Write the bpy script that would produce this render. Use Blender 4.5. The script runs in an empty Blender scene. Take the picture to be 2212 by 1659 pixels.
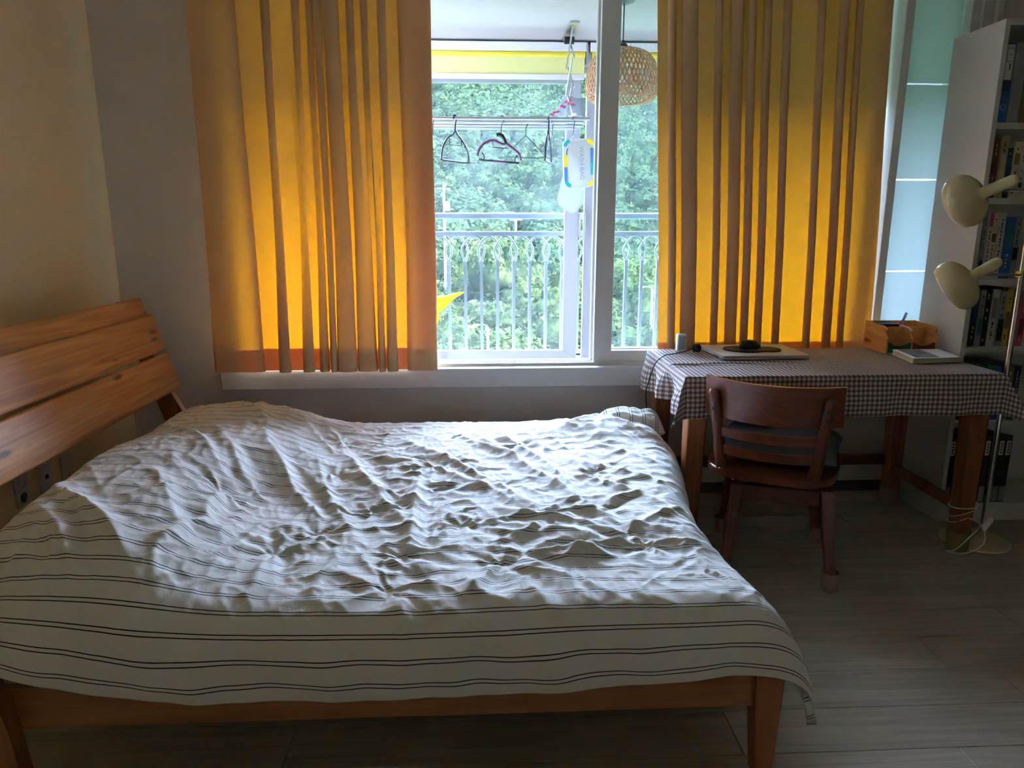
import bpy, bmesh, math, random
import numpy as np
from mathutils import Vector, Matrix, Euler

random.seed(7); rng = np.random.default_rng(7)
SC = bpy.context.scene
COL = SC.collection
PI = math.pi

# ------------------------------------------------------------------ camera, sky, sun, exposure
cam = bpy.data.cameras.new('camera'); cam.sensor_width = 36; cam.lens = 1540 / 2212 * 36
cam.clip_start = .05; cam.clip_end = 2000
camo = bpy.data.objects.new('camera', cam); COL.objects.link(camo)
camo.location = (0, 0, 1.38); camo.rotation_euler = (math.radians(90 - 12.6), 0, math.radians(-2.7))
SC.camera = camo
w = bpy.data.worlds.new('sky'); SC.world = w; w.use_nodes = True
wn = w.node_tree.nodes; wl = w.node_tree.links
bg = wn['Background']; bg.inputs[1].default_value = 34
bg.inputs[0].default_value = (.53, .67, 1.0, 1)
sun = bpy.data.lights.new('sun', 'SUN'); sun.energy = 70; sun.angle = .01; sun.color = (1, .93, .76)
suno = bpy.data.objects.new('sun', sun); COL.objects.link(suno)
suno.rotation_euler = (math.radians(50), 0, math.radians(68)); suno.location = (0, -5, 30)
SC.view_settings.view_transform = 'Standard'; SC.view_settings.look = 'None'
SC.view_settings.exposure = 1.28; SC.view_settings.gamma = 1.0; SC.view_settings.use_curve_mapping = False
cy = SC.cycles
cy.use_denoising = True; cy.max_bounces = 10; cy.diffuse_bounces = 6; cy.transmission_bounces = 8
cy.transparent_max_bounces = 24; cy.glossy_bounces = 3; cy.sample_clamp_indirect = 8
cy.caustics_reflective = False; cy.caustics_refractive = False

# ------------------------------------------------------------------ materials
MATS = {}
def newmat(name):
    m = bpy.data.materials.new(name); m.use_nodes = True
    nt = m.node_tree; nt.nodes.clear()
    out = nt.nodes.new('ShaderNodeOutputMaterial')
    MATS[name] = m
    return m, nt, out
def nd(nt, t, **kw):
    n = nt.nodes.new(t)
    for k, v in kw.items():
        if k in n.inputs.keys() if isinstance(k, str) and not hasattr(n, k) else False: n.inputs[k].default_value = v
        else: setattr(n, k, v)
    return n
def rgba(c): return (c[0], c[1], c[2], 1)
def srgb(r, g, b):
    f = lambda v: (v / 255 / 12.92) if v / 255 <= .04045 else ((v / 255 + .055) / 1.055) ** 2.4
    return (f(r), f(g), f(b))
def pmat(name, col, rough=.5, metal=0., spec=.5, noise=0., nscale=40., bump=0., bscale=200., coat=0.):
    """plain material with a little procedural colour noise and fine relief"""
    m, nt, out = newmat(name); L = nt.links
    p = nd(nt, 'ShaderNodeBsdfPrincipled'); L.new(p.outputs[0], out.inputs[0])
    p.inputs['Base Color'].default_value = rgba(col); p.inputs['Roughness'].default_value = rough
    p.inputs['Metallic'].default_value = metal; p.inputs['Specular IOR Level'].default_value = spec
    p.inputs['Coat Weight'].default_value = coat
    tc = nd(nt, 'ShaderNodeTexCoord')
    if noise:
        n = nd(nt, 'ShaderNodeTexNoise'); n.inputs['Scale'].default_value = nscale; n.inputs['Detail'].default_value = 4
        L.new(tc.outputs['Object'], n.inputs['Vector'])
        r = nd(nt, 'ShaderNodeValToRGB'); L.new(n.outputs['Fac'], r.inputs[0])
        r.color_ramp.elements[0].color = rgba([c * (1 - noise) for c in col]); r.color_ramp.elements[0].position = .3
        r.color_ramp.elements[1].color = rgba([min(1, c * (1 + noise)) for c in col]); r.color_ramp.elements[1].position = .7
        L.new(r.outputs[0], p.inputs['Base Color'])
    if bump:
        n = nd(nt, 'ShaderNodeTexNoise'); n.inputs['Scale'].default_value = bscale; n.inputs['Detail'].default_value = 3
        L.new(tc.outputs['Object'], n.inputs['Vector'])
        b = nd(nt, 'ShaderNodeBump'); b.inputs['Strength'].default_value = bump; b.inputs['Distance'].default_value = .002
        L.new(n.outputs['Fac'], b.inputs['Height']); L.new(b.outputs[0], p.inputs['Normal'])
    return m
def wood(name, c1, c2, axis='Y', rough=.4, knots=True, across=26., along=1.6, knotc=None, var=.0, coat=0.):
    m, nt, out = newmat(name); L = nt.links
    p = nd(nt, 'ShaderNodeBsdfPrincipled'); L.new(p.outputs[0], out.inputs[0]); p.inputs['Roughness'].default_value = rough
    p.inputs['Coat Weight'].default_value = coat; p.inputs['Coat Roughness'].default_value = .25
    tc = nd(nt, 'ShaderNodeTexCoord'); mp = nd(nt, 'ShaderNodeMapping')
    oi = nd(nt, 'ShaderNodeObjectInfo'); mm = nd(nt, 'ShaderNodeMath', operation='MULTIPLY'); mm.inputs[1].default_value = 37
    L.new(oi.outputs['Random'], mm.inputs[0]); ad = nd(nt, 'ShaderNodeVectorMath', operation='ADD')
    L.new(tc.outputs['Object'], ad.inputs[0]); L.new(mm.outputs[0], ad.inputs[1])
    L.new(ad.outputs[0], mp.inputs[0])
    s = {'X': (along, across, across), 'Y': (across, along, across), 'Z': (across, across, along)}[axis]
    mp.inputs['Scale'].default_value = s
    n1 = nd(nt, 'ShaderNodeTexNoise'); n1.inputs['Scale'].default_value = 1.; n1.inputs['Detail'].default_value = 6; n1.inputs['Roughness'].default_value = .62; n1.inputs['Distortion'].default_value = 1.1
    L.new(mp.outputs[0], n1.inputs['Vector'])
    r = nd(nt, 'ShaderNodeValToRGB'); L.new(n1.outputs['Fac'], r.inputs[0])
    r.color_ramp.elements[0].position = .3; r.color_ramp.elements[0].color = rgba(c2)
    r.color_ramp.elements[1].position = .66; r.color_ramp.elements[1].color = rgba(c1)
    last = r.outputs[0]
    if knots:
        mp2 = nd(nt, 'ShaderNodeMapping'); L.new(ad.outputs[0], mp2.inputs[0])
        k = 3.2; s2 = {'X': (k, k * 3.5, k * 3.5), 'Y': (k * 3.5, k, k * 3.5), 'Z': (k * 3.5, k * 3.5, k)}[axis]
        mp2.inputs['Scale'].default_value = s2
        v = nd(nt, 'ShaderNodeTexVoronoi'); v.inputs['Scale'].default_value = 1; v.inputs['Randomness'].default_value = 1; L.new(mp2.outputs[0], v.inputs['Vector'])
        kr = nd(nt, 'ShaderNodeValToRGB'); L.new(v.outputs['Distance'], kr.inputs[0])
        kr.color_ramp.elements[0].position = .06; kr.color_ramp.elements[0].color = (1, 1, 1, 1)
        kr.color_ramp.elements[1].position = .16; kr.color_ramp.elements[1].color = (0, 0, 0, 1)
        mx = nd(nt, 'ShaderNodeMix', data_type='RGBA'); L.new(kr.outputs[0], mx.inputs[0]); L.new(last, mx.inputs[6])
        mx.inputs[7].default_value = rgba(knotc or [c * .35 for c in c2]); last = mx.outputs[2]
    if var:
        hs = nd(nt, 'ShaderNodeHueSaturation'); mr = nd(nt, 'ShaderNodeMapRange'); mr.inputs[3].default_value = 1 - var; mr.inputs[4].default_value = 1 + var
        L.new(oi.outputs['Random'], mr.inputs[0]); L.new(mr.outputs[0], hs.inputs['Value']); L.new(last, hs.inputs['Color']); last = hs.outputs[0]
    L.new(last, p.inputs['Base Color'])
    b = nd(nt, 'ShaderNodeBump'); b.inputs['Strength'].default_value = .12; b.inputs['Distance'].default_value = .002
    L.new(n1.outputs['Fac'], b.inputs['Height']); L.new(b.outputs[0], p.inputs['Normal'])
    return m

pmat('wall_dim', srgb(238, 226, 206), .85, noise=.03, nscale=8)
pmat('wall_low_bounce', srgb(112, 92, 78), .6, noise=.06, nscale=8)  # dark brown for the unseen right wall, so the right side gets less bounce
pmat('wall_beige', srgb(240, 216, 170), .85, noise=.03, nscale=8, bump=.25, bscale=260)
pmat('wall_grey', srgb(224, 214, 208), .85, noise=.03, nscale=8, bump=.25, bscale=260)
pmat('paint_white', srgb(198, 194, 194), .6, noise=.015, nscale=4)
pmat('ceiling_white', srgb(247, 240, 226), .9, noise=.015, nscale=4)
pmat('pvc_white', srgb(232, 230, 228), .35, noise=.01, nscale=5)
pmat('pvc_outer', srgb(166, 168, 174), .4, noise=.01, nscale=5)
pmat('baseboard_brown', srgb(92, 70, 60), .5, noise=.08)
wood('floor_wood', srgb(196, 184, 168), srgb(164, 150, 134), 'X', .42, False, 42, 2.2, var=.06)
wood('pine', srgb(216, 150, 84), srgb(164, 96, 44), 'Y', .5, True, 30, 1.2, knotc=srgb(104, 52, 24))
wood('pine_x', srgb(168, 108, 64), srgb(132, 76, 40), 'X', .42, True, 22, 1.3, knotc=srgb(92, 46, 24))
wood('pine_z', srgb(174, 108, 62), srgb(136, 76, 40), 'Z', .42, False, 22, 1.3)
wood('chair_wood', srgb(132, 70, 44), srgb(94, 46, 30), 'X', .3, False, 30, 2.2, coat=.15)
wood('chair_wood_z', srgb(126, 66, 42), srgb(90, 44, 30), 'Z', .3, False, 30, 2.2, coat=.15)
wood('desk_wood', srgb(164, 98, 52), srgb(122, 66, 36), 'Z', .42, False, 26, 2)
wood('desk_wood_x', srgb(120, 56, 40), srgb(88, 38, 28), 'X', .45, False, 26, 2)
wood('organizer_wood', srgb(234, 176, 112), srgb(204, 138, 78), 'Y', .5, True, 24, 2, knotc=srgb(140, 72, 30))
pmat('steel', (.62, .63, .64), .28, 1.)
pmat('chrome', (.75, .75, .76), .12, 1.)
pmat('dark_metal', srgb(70, 72, 76), .4, .6)
pmat('cream_gloss', srgb(222, 206, 160), .18, coat=.6)
pmat('lamp_base', srgb(222, 208, 170), .35)
pmat('cord_white', srgb(232, 230, 226), .45)
pmat('cord_black', srgb(22, 22, 25), .5)
pmat('black_rubber', srgb(26, 23, 26), .55, bump=.2, bscale=900)
pmat('mouse_black', srgb(24, 24, 28), .3)
pmat('laptop_silver', srgb(198, 192, 192), .5, .0)
pmat('white_plastic', srgb(240, 240, 240), .35)
pmat('socket_plate', srgb(214, 206, 196), .4)
pmat('socket_dark', srgb(60, 54, 50), .5)
pmat('cushion_grey', srgb(92, 96, 104), .9, noise=.12, nscale=30, bump=.5, bscale=500)
pmat('tag_white', srgb(225, 225, 222), .7)
pmat('sock_beige', srgb(158, 130, 118), .95, bump=.4, bscale=700)
pmat('sock_green', srgb(136, 122, 84), .95, bump=.4, bscale=700)
pmat('shelf_white', srgb(226, 226, 222), .5, noise=.015, nscale=5)
pmat('blind_yellow', srgb(240, 232, 128), .8)
pmat('blind_yellow_dark', srgb(226, 206, 70), .7)
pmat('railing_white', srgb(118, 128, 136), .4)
pmat('rattan', srgb(214, 166, 124), .7, noise=.15, nscale=60)
pmat('plastic_grey_purple', srgb(46, 42, 60), .4)
pmat('plastic_dark', srgb(20, 20, 26), .4)
pmat('plastic_purple', srgb(98, 44, 92), .4)
pmat('wire_teal', srgb(16, 44, 46), .4)
pmat('wire_grey', srgb(84, 92, 96), .4, .4)
pmat('yellow_plastic', srgb(240, 224, 30), .35)
pmat('bag_yellow', srgb(240, 220, 40), .5); pmat('bag_blue', srgb(80, 140, 205), .5); pmat('bag_teal', srgb(40, 178, 184), .5)
pmat('bag_white', srgb(222, 232, 236), .5); pmat('bag_text', srgb(176, 190, 196), .6)
pmat('pink_print', srgb(232, 96, 150), .6)
pmat('page_white', srgb(226, 216, 200), .8, bump=.3, bscale=400)
pmat('pink_pen', srgb(230, 40, 90), .4)
pmat('concrete', srgb(46, 48, 50), .9, noise=.08)
pmat('soil_green', srgb(46, 66, 44), .95, noise=.3, nscale=.2)
pmat('green_stain', srgb(40, 116, 96), .5); pmat('maroon_stain', srgb(122, 26, 62), .5); pmat('navy_board', srgb(34, 40, 62), .6)
pmat('bark', srgb(112, 96, 80), .9)

def m_curtain():
    m, nt, out = newmat('curtain'); L = nt.links
    d = nd(nt, 'ShaderNodeBsdfDiffuse'); d.inputs[0].default_value = rgba((.64, .43, .23))
    t = nd(nt, 'ShaderNodeBsdfTranslucent'); t.inputs[0].default_value = (1., .34, .002, 1)
    mx = nd(nt, 'ShaderNodeMixShader'); mx.inputs[0].default_value = .17
    L.new(d.outputs[0], mx.inputs[1]); L.new(t.outputs[0], mx.inputs[2]); L.new(mx.outputs[0], out.inputs[0])
    tc = nd(nt, 'ShaderNodeTexCoord'); n = nd(nt, 'ShaderNodeTexNoise'); n.inputs['Scale'].default_value = 400
    L.new(tc.outputs['Object'], n.inputs['Vector'])
    b = nd(nt, 'ShaderNodeBump'); b.inputs['Strength'].default_value = .25; b.inputs['Distance'].default_value = .001
    L.new(n.outputs['Fac'], b.inputs['Height']); L.new(b.outputs[0], d.inputs['Normal'])
m_curtain()
def m_glass(name, dust, tint=(.96, .985, .98)):
    m, nt, out = newmat(name); L = nt.links
    t = nd(nt, 'ShaderNodeBsdfTransparent'); t.inputs[0].default_value = rgba(tint)
    g = nd(nt, 'ShaderNodeBsdfGlossy'); g.inputs['Roughness'].default_value = .02
    fr = nd(nt, 'ShaderNodeFresnel'); fr.inputs[0].default_value = 1.3
    mx = nd(nt, 'ShaderNodeMixShader'); L.new(fr.outputs[0], mx.inputs[0]); L.new(t.outputs[0], mx.inputs[1]); L.new(g.outputs[0], mx.inputs[2])
    if dust:
        tl = nd(nt, 'ShaderNodeBsdfTranslucent'); tl.inputs[0].default_value = (.86, .95, 1, 1)
        tc = nd(nt, 'ShaderNodeTexCoord'); n = nd(nt, 'ShaderNodeTexNoise'); n.inputs['Scale'].default_value = 3.0; n.inputs['Detail'].default_value = 5
        L.new(tc.outputs['Object'], n.inputs['Vector'])
        mr = nd(nt, 'ShaderNodeMapRange'); mr.inputs[1].default_value = .3; mr.inputs[2].default_value = .75; mr.inputs[3].default_value = dust * .6; mr.inputs[4].default_value = dust * 1.5
        L.new(n.outputs['Fac'], mr.inputs[0])
        m2 = nd(nt, 'ShaderNodeMixShader'); L.new(mr.outputs[0], m2.inputs[0]); L.new(mx.outputs[0], m2.inputs[1]); L.new(tl.outputs[0], m2.inputs[2]); mx = m2
    L.new(mx.outputs[0], out.inputs[0])
m_glass('glass_clear', 0.0); m_glass('glass_dusty', .009)
def m_trans(name, dcol, tcol, fac, transp=0.):
    m, nt, out = newmat(name); L = nt.links
    d = nd(nt, 'ShaderNodeBsdfDiffuse'); d.inputs[0].default_value = rgba(dcol)
    t = nd(nt, 'ShaderNodeBsdfTranslucent'); t.inputs[0].default_value = rgba(tcol)
    mx = nd(nt, 'ShaderNodeMixShader'); mx.inputs[0].default_value = fac
    L.new(d.outputs[0], mx.inputs[1]); L.new(t.outputs[0], mx.inputs[2])
    if transp:
        tr = nd(nt, 'ShaderNodeBsdfTransparent'); m2 = nd(nt, 'ShaderNodeMixShader'); m2.inputs[0].default_value = transp
        L.new(mx.outputs[0], m2.inputs[1]); L.new(tr.outputs[0], m2.inputs[2]); mx = m2
    L.new(mx.outputs[0], out.inputs[0])
m_trans('frosted_film', (.5, .55, .56), (.93, .98, .95), .46)
m_trans('plastic_film', (.40, .43, .47), (.36, .39, .44), .4, .35)
m_trans('blind_fabric', srgb(236, 234, 160), srgb(236, 238, 150), .2)
m_trans('clear_pen', (.8, .85, .95), (.8, .88, 1), .5, .4)

def m_stripes(name, axis, period=.0565, gap=.0098, line=.0026, base=srgb(232, 228, 222)):
    """off-white cotton with woven double pinstripes, laid out in the cloth's own UV (metres)"""
    m, nt, out = newmat(name); L = nt.links
    p = nd(nt, 'ShaderNodeBsdfPrincipled'); p.inputs['Roughness'].default_value = .85; p.inputs['Specular IOR Level'].default_value = .15
    p.inputs['Sheen Weight'].default_value = .1
    L.new(p.outputs[0], out.inputs[0])
    uv = nd(nt, 'ShaderNodeUVMap'); sx = nd(nt, 'ShaderNodeSeparateXYZ'); L.new(uv.outputs[0], sx.inputs[0])
    v = sx.outputs[axis]
    md = nd(nt, 'ShaderNodeMath', operation='PINGPONG'); md.inputs[1].default_value = period / 2; L.new(v, md.inputs[0])
    sb = nd(nt, 'ShaderNodeMath', operation='SUBTRACT'); sb.inputs[1].default_value = gap / 2; L.new(md.outputs[0], sb.inputs[0])
    ab = nd(nt, 'ShaderNodeMath', operation='ABSOLUTE'); L.new(sb.outputs[0], ab.inputs[0])
    lt = nd(nt, 'ShaderNodeMapRange'); lt.inputs[1].default_value = line * .35; lt.inputs[2].default_value = line * .65; lt.inputs[3].default_value = 1; lt.inputs[4].default_value = 0
    L.new(ab.outputs[0], lt.inputs[0])
    mx = nd(nt, 'ShaderNodeMix', data_type='RGBA'); L.new(lt.outputs[0], mx.inputs[0]); mx.inputs[6].default_value = rgba(base); mx.inputs[7].default_value = rgba(srgb(34, 32, 36))
    L.new(mx.outputs[2], p.inputs['Base Color'])
    n = nd(nt, 'ShaderNodeTexNoise'); n.inputs['Scale'].default_value = 38; n.inputs['Detail'].default_value = 5; n.inputs['Roughness'].default_value = .65
    L.new(uv.outputs[0], n.inputs['Vector'])
    b = nd(nt, 'ShaderNodeBump'); b.inputs['Strength'].default_value = .35; b.inputs['Distance'].default_value = .006
    L.new(n.outputs['Fac'], b.inputs['Height']); L.new(b.outputs[0], p.inputs['Normal'])
m_stripes('duvet_cotton', 1); m_stripes('sheet_cotton', 0, base=srgb(220, 214, 206))
def m_gingham():
    m, nt, out = newmat('gingham'); L = nt.links
    p = nd(nt, 'ShaderNodeBsdfPrincipled'); p.inputs['Roughness'].default_value = .8; p.inputs['Specular IOR Level'].default_value = .2; L.new(p.outputs[0], out.inputs[0])
    uv = nd(nt, 'ShaderNodeUVMap'); sx = nd(nt, 'ShaderNodeSeparateXYZ'); L.new(uv.outputs[0], sx.inputs[0])
    ss = []
    for k in (0, 1):
        md = nd(nt, 'ShaderNodeMath', operation='PINGPONG'); md.inputs[1].default_value = .0098; L.new(sx.outputs[k], md.inputs[0])
        mr = nd(nt, 'ShaderNodeMapRange'); mr.inputs[1].default_value = .0046; mr.inputs[2].default_value = .0052; L.new(md.outputs[0], mr.inputs[0]); ss.append(mr.outputs[0])
    ad = nd(nt, 'ShaderNodeMath', operation='ADD'); L.new(ss[0], ad.inputs[0]); L.new(ss[1], ad.inputs[1])
    hf = nd(nt, 'ShaderNodeMath', operation='MULTIPLY'); hf.inputs[1].default_value = .5; L.new(ad.outputs[0], hf.inputs[0])
    r = nd(nt, 'ShaderNodeValToRGB'); L.new(hf.outputs[0], r.inputs[0])
    r.color_ramp.elements[0].position = 0; r.color_ramp.elements[0].color = rgba(srgb(226, 218, 214))
    e = r.color_ramp.elements.new(.5); e.color = rgba(srgb(156, 138, 136))
    r.color_ramp.elements[-1].position = 1; r.color_ramp.elements[-1].color = rgba(srgb(104, 84, 84))
    L.new(r.outputs[0], p.inputs['Base Color'])
m_gingham()
def m_leaf(name, c1, c2, c3, sc):
    m, nt, out = newmat(name); L = nt.links
    tc = nd(nt, 'ShaderNodeTexCoord'); n = nd(nt, 'ShaderNodeTexNoise'); n.inputs['Scale'].default_value = sc; n.inputs['Detail'].default_value = 8; n.inputs['Roughness'].default_value = .75
    oi = nd(nt, 'ShaderNodeObjectInfo')
    L.new(tc.outputs['Object'], n.inputs['Vector'])
    r = nd(nt, 'ShaderNodeValToRGB'); L.new(n.outputs['Fac'], r.inputs[0])
    r.color_ramp.elements[0].position = .34; r.color_ramp.elements[0].color = rgba(c1)
    e = r.color_ramp.elements.new(.5); e.color = rgba(c2)
    r.color_ramp.elements[-1].position = .68; r.color_ramp.elements[-1].color = rgba(c3)
    n2 = nd(nt, 'ShaderNodeTexNoise'); n2.inputs['Scale'].default_value = .06; n2.inputs['Detail'].default_value = 3
    g = nd(nt, 'ShaderNodeNewGeometry'); L.new(g.outputs['Position'], n2.inputs['Vector'])
    hs = nd(nt, 'ShaderNodeHueSaturation'); mr = nd(nt, 'ShaderNodeMapRange'); mr.inputs[1].default_value = .3; mr.inputs[2].default_value = .7; mr.inputs[3].default_value = .75; mr.inputs[4].default_value = 1.25
    L.new(n2.outputs['Fac'], mr.inputs[0]); L.new(mr.outputs[0], hs.inputs['Value']); L.new(r.outputs[0], hs.inputs['Color'])
    d = nd(nt, 'ShaderNodeBsdfDiffuse'); L.new(hs.outputs[0], d.inputs[0])
    t = nd(nt, 'ShaderNodeBsdfTranslucent'); L.new(hs.outputs[0], t.inputs[0])
    mx = nd(nt, 'ShaderNodeMixShader'); mx.inputs[0].default_value = .25; L.new(d.outputs[0], mx.inputs[1]); L.new(t.outputs[0], mx.inputs[2])
    L.new(mx.outputs[0], out.inputs[0])
    b = nd(nt, 'ShaderNodeBump'); b.inputs['Strength'].default_value = 1; b.inputs['Distance'].default_value = .5
    n3 = nd(nt, 'ShaderNodeTexNoise'); n3.inputs['Scale'].default_value = sc * 1.3; n3.inputs['Detail'].default_value = 6; L.new(tc.outputs['Object'], n3.inputs['Vector'])
    L.new(n3.outputs['Fac'], b.inputs['Height']); L.new(b.outputs[0], d.inputs['Normal'])
m_leaf('leaf_far', (.0028, .0078, .0060), (.0076, .0150, .0082), (.020, .0285, .0128), .55)
m_leaf('leaf_near', (.0038, .0098, .0058), (.0116, .0198, .0078), (.028, .035, .0126), .9)
M = MATS

# ------------------------------------------------------------------ mesh helpers
ORG = {}
def finish(name, bm, mat, parent=None, local=False, smooth=False, origin=None, auto=None):
    """link a bmesh as one object. World coordinates in; the object's origin becomes its parent's (or its own base)."""
    me = bpy.data.meshes.new(name)
    if not isinstance(bm, bpy.types.Mesh):
        bmesh.ops.recalc_face_normals(bm, faces=bm.faces) if auto is None else None
        bm.to_mesh(me); bm.free()
    else: me = bm
    o = bpy.data.objects.new(name, me); COL.objects.link(o)
    if mat is not None: me.materials.append(M[mat] if isinstance(mat, str) else mat)
    if smooth:
        me.polygons.foreach_set('use_smooth', [True] * len(me.polygons))
        if smooth != 'all':
            try: me.set_sharp_from_angle(angle=math.radians(40 if smooth is True else smooth))
            except Exception: pass
    if parent is not None:
        o.parent = parent
        if not local: me.transform(Matrix.Translation(-ORG[parent.name]))
        ORG[o.name] = ORG[parent.name]
    elif not local:
        if origin is None:
            co = np.empty(len(me.vertices) * 3); me.vertices.foreach_get('co', co); co = co.reshape(-1, 3)
            mn, mxx = co.min(0), co.max(0); origin = Vector(((mn[0] + mxx[0]) / 2, (mn[1] + mxx[1]) / 2, mn[2]))
        origin = Vector(origin); me.transform(Matrix.Translation(-origin)); o.location = origin; ORG[o.name] = origin
    else: ORG[o.name] = Vector((0, 0, 0))
    me.update()
    return o
def thing(name, label, cat, loc, group=None, rz=0, kind=None):
    o = bpy.data.objects.new(name, None); COL.objects.link(o); o.location = loc; o.rotation_euler = (0, 0, rz)
    o.empty_display_size = .05; ORG[o.name] = Vector(loc)
    return tag(o, label, cat, group, kind)
def tag(o, label, cat=None, group=None, kind=None):
    o['label'] = label
    if cat: o['category'] = cat
    if group: o['group'] = group
    if kind: o['kind'] = kind
    return o
def box(bm, x0, x1, y0, y1, z0, z1, bev=0., seg=2, mat4=None):
    vs = [bm.verts.new(c) for c in ((x0, y0, z0), (x1, y0, z0), (x1, y1, z0), (x0, y1, z0), (x0, y0, z1), (x1, y0, z1), (x1, y1, z1), (x0, y1, z1))]
    fs = [bm.faces.new([vs[i] for i in f]) for f in ((3, 2, 1, 0), (4, 5, 6, 7), (0, 1, 5, 4), (1, 2, 6, 5), (2, 3, 7, 6), (3, 0, 4, 7))]
    if bev:
        r = bmesh.ops.bevel(bm, geom=list({e for f in fs for e in f.edges}), offset=bev, segments=seg, profile=.5, affect='EDGES')
        vs = list({v for f in r['faces'] for v in f.verts} | {v for v in vs if v.is_valid})
    if mat4 is not None: bmesh.ops.transform(bm, matrix=mat4, verts=vs)
    return bm
def bx(*a, **k): return box(bmesh.new(), *a, **k)
def hexa(bm, b, t, z0, z1):
    """tapered post: bottom rect b=(x0,x1,y0,y1) at z0, top rect t at z1"""
    vs = [bm.verts.new(c) for c in ((b[0], b[2], z0), (b[1], b[2], z0), (b[1], b[3], z0), (b[0], b[3], z0), (t[0], t[2], z1), (t[1], t[2], z1), (t[1], t[3], z1), (t[0], t[3], z1))]
    fs = [bm.faces.new([vs[i] for i in f]) for f in ((3, 2, 1, 0), (4, 5, 6, 7), (0, 1, 5, 4), (1, 2, 6, 5), (2, 3, 7, 6), (3, 0, 4, 7))]
    bmesh.ops.bevel(bm, geom=list({e for f in fs for e in f.edges}), offset=.006, segments=2, profile=.5, affect='EDGES')
    return bm
def tube(bm, pts, r, n=10, closed=False, caps=True, rs=None):
    pts = [Vector(p) for p in pts]; N = len(pts); rings = []
    up = None
    for i, p in enumerate(pts):
        a = pts[(i - 1) % N] if (closed or i > 0) else pts[i]; b = pts[(i + 1) % N] if (closed or i < N - 1) else pts[i]
        t = (b - a).normalized()
        if up is None:
            up = t.orthogonal().normalized()
        up = (up - t * up.dot(t)); up = up.normalized() if up.length > 1e-6 else t.orthogonal().normalized()
        s = t.cross(up); rr = rs[i] if rs else r
        rings.append([bm.verts.new(p + (up * math.cos(2 * PI * k / n) + s * math.sin(2 * PI * k / n)) * rr) for k in range(n)])
    for i in range(N if closed else N - 1):
        A, B = rings[i], rings[(i + 1) % N]
        for k in range(n): bm.faces.new((A[k], A[(k + 1) % n], B[(k + 1) % n], B[k]))
    if caps and not closed:
        bm.faces.new(rings[0][::-1]); bm.faces.new(rings[-1])
    return bm
def spline(pts, n=8, closed=False):
    P = [Vector(p) for p in pts]; N = len(P); out = []
    for i in range(N if closed else N - 1):
        p0 = P[(i - 1) % N] if (closed or i > 0) else P[i]; p1 = P[i]; p2 = P[(i + 1) % N]; p3 = P[(i + 2) % N] if (closed or i < N - 2) else p2
        for k in range(n):
            t = k / n
            out.append(.5 * ((2 * p1) + (p2 - p0) * t + (2 * p0 - 5 * p1 + 4 * p2 - p3) * t * t + (-p0 + 3 * p1 - 3 * p2 + p3) * t ** 3))
    if not closed: out.append(P[-1])
    return out
def lathe(bm, prof, n=32, mat4=None, cap0=False, cap1=False):
    rings = []; new = []
    for r, z in prof:
        ring = [bm.verts.new((r * math.cos(2 * PI * k / n), r * math.sin(2 * PI * k / n), z)) for k in range(n)]
        rings.append(ring); new += ring
    for A, B in zip(rings[:-1], rings[1:]):
        for k in range(n): bm.faces.new((A[k], A[(k + 1) % n], B[(k + 1) % n], B[k]))
    if cap0: bm.faces.new(rings[0][::-1])
    if cap1: bm.faces.new(rings[-1])
    if mat4 is not None: bmesh.ops.transform(bm, matrix=mat4, verts=new)
    return bm
def prism(bm, poly, axis, a0, a1, bev=0.):
    """extrude a 2-D polygon along an axis ('x': poly in yz, 'y': poly in xz, 'z': poly in xy)"""
    def p3(p, a): return {'x': (a, p[0], p[1]), 'y': (p[0], a, p[1]), 'z': (p[0], p[1], a)}[axis]
    A = [bm.verts.new(p3(p, a0)) for p in poly]; B = [bm.verts.new(p3(p, a1)) for p in poly]; n = len(poly)
    fs = [bm.faces.new(A[::-1]), bm.faces.new(B)]
    for k in range(n): fs.append(bm.faces.new((A[k], A[(k + 1) % n], B[(k + 1) % n], B[k])))
    if bev: bmesh.ops.bevel(bm, geom=[e for f in fs[:2] for e in f.edges], offset=bev, segments=2, profile=.5, affect='EDGES')
    return bm
def grid_mesh(name, P, UV=None, closed_u=False):
    """mesh from an (n,m,3) array of points, optional (n,m,2) UV in metres"""
    n, m = P.shape[:2]; me = bpy.data.meshes.new(name)
    idx = np.arange(n * m).reshape(n, m)
    f = np.stack([idx[:-1, :-1], idx[1:, :-1], idx[1:, 1:], idx[:-1, 1:]], -1).reshape(-1, 4)
    me.vertices.add(n * m); me.vertices.foreach_set('co', P.astype(np.float32).ravel())
    me.loops.add(f.size); me.loops.foreach_set('vertex_index', f.astype(np.int32).ravel())
    me.polygons.add(len(f)); me.polygons.foreach_set('loop_start', np.arange(0, f.size, 4, dtype=np.int32))
    me.polygons.foreach_set('use_smooth', np.ones(len(f), dtype=bool))
    if UV is not None:
        l = me.uv_layers.new(name='UVMap'); l.data.foreach_set('uv', UV.reshape(-1, 2)[f.ravel()].astype(np.float32).ravel())
    me.update(calc_edges=True); me.validate()
    return me
_perm = rng.permutation(512); _perm = np.concatenate([_perm, _perm])
_gr = rng.uniform(0, 2 * PI, 512)
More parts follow.
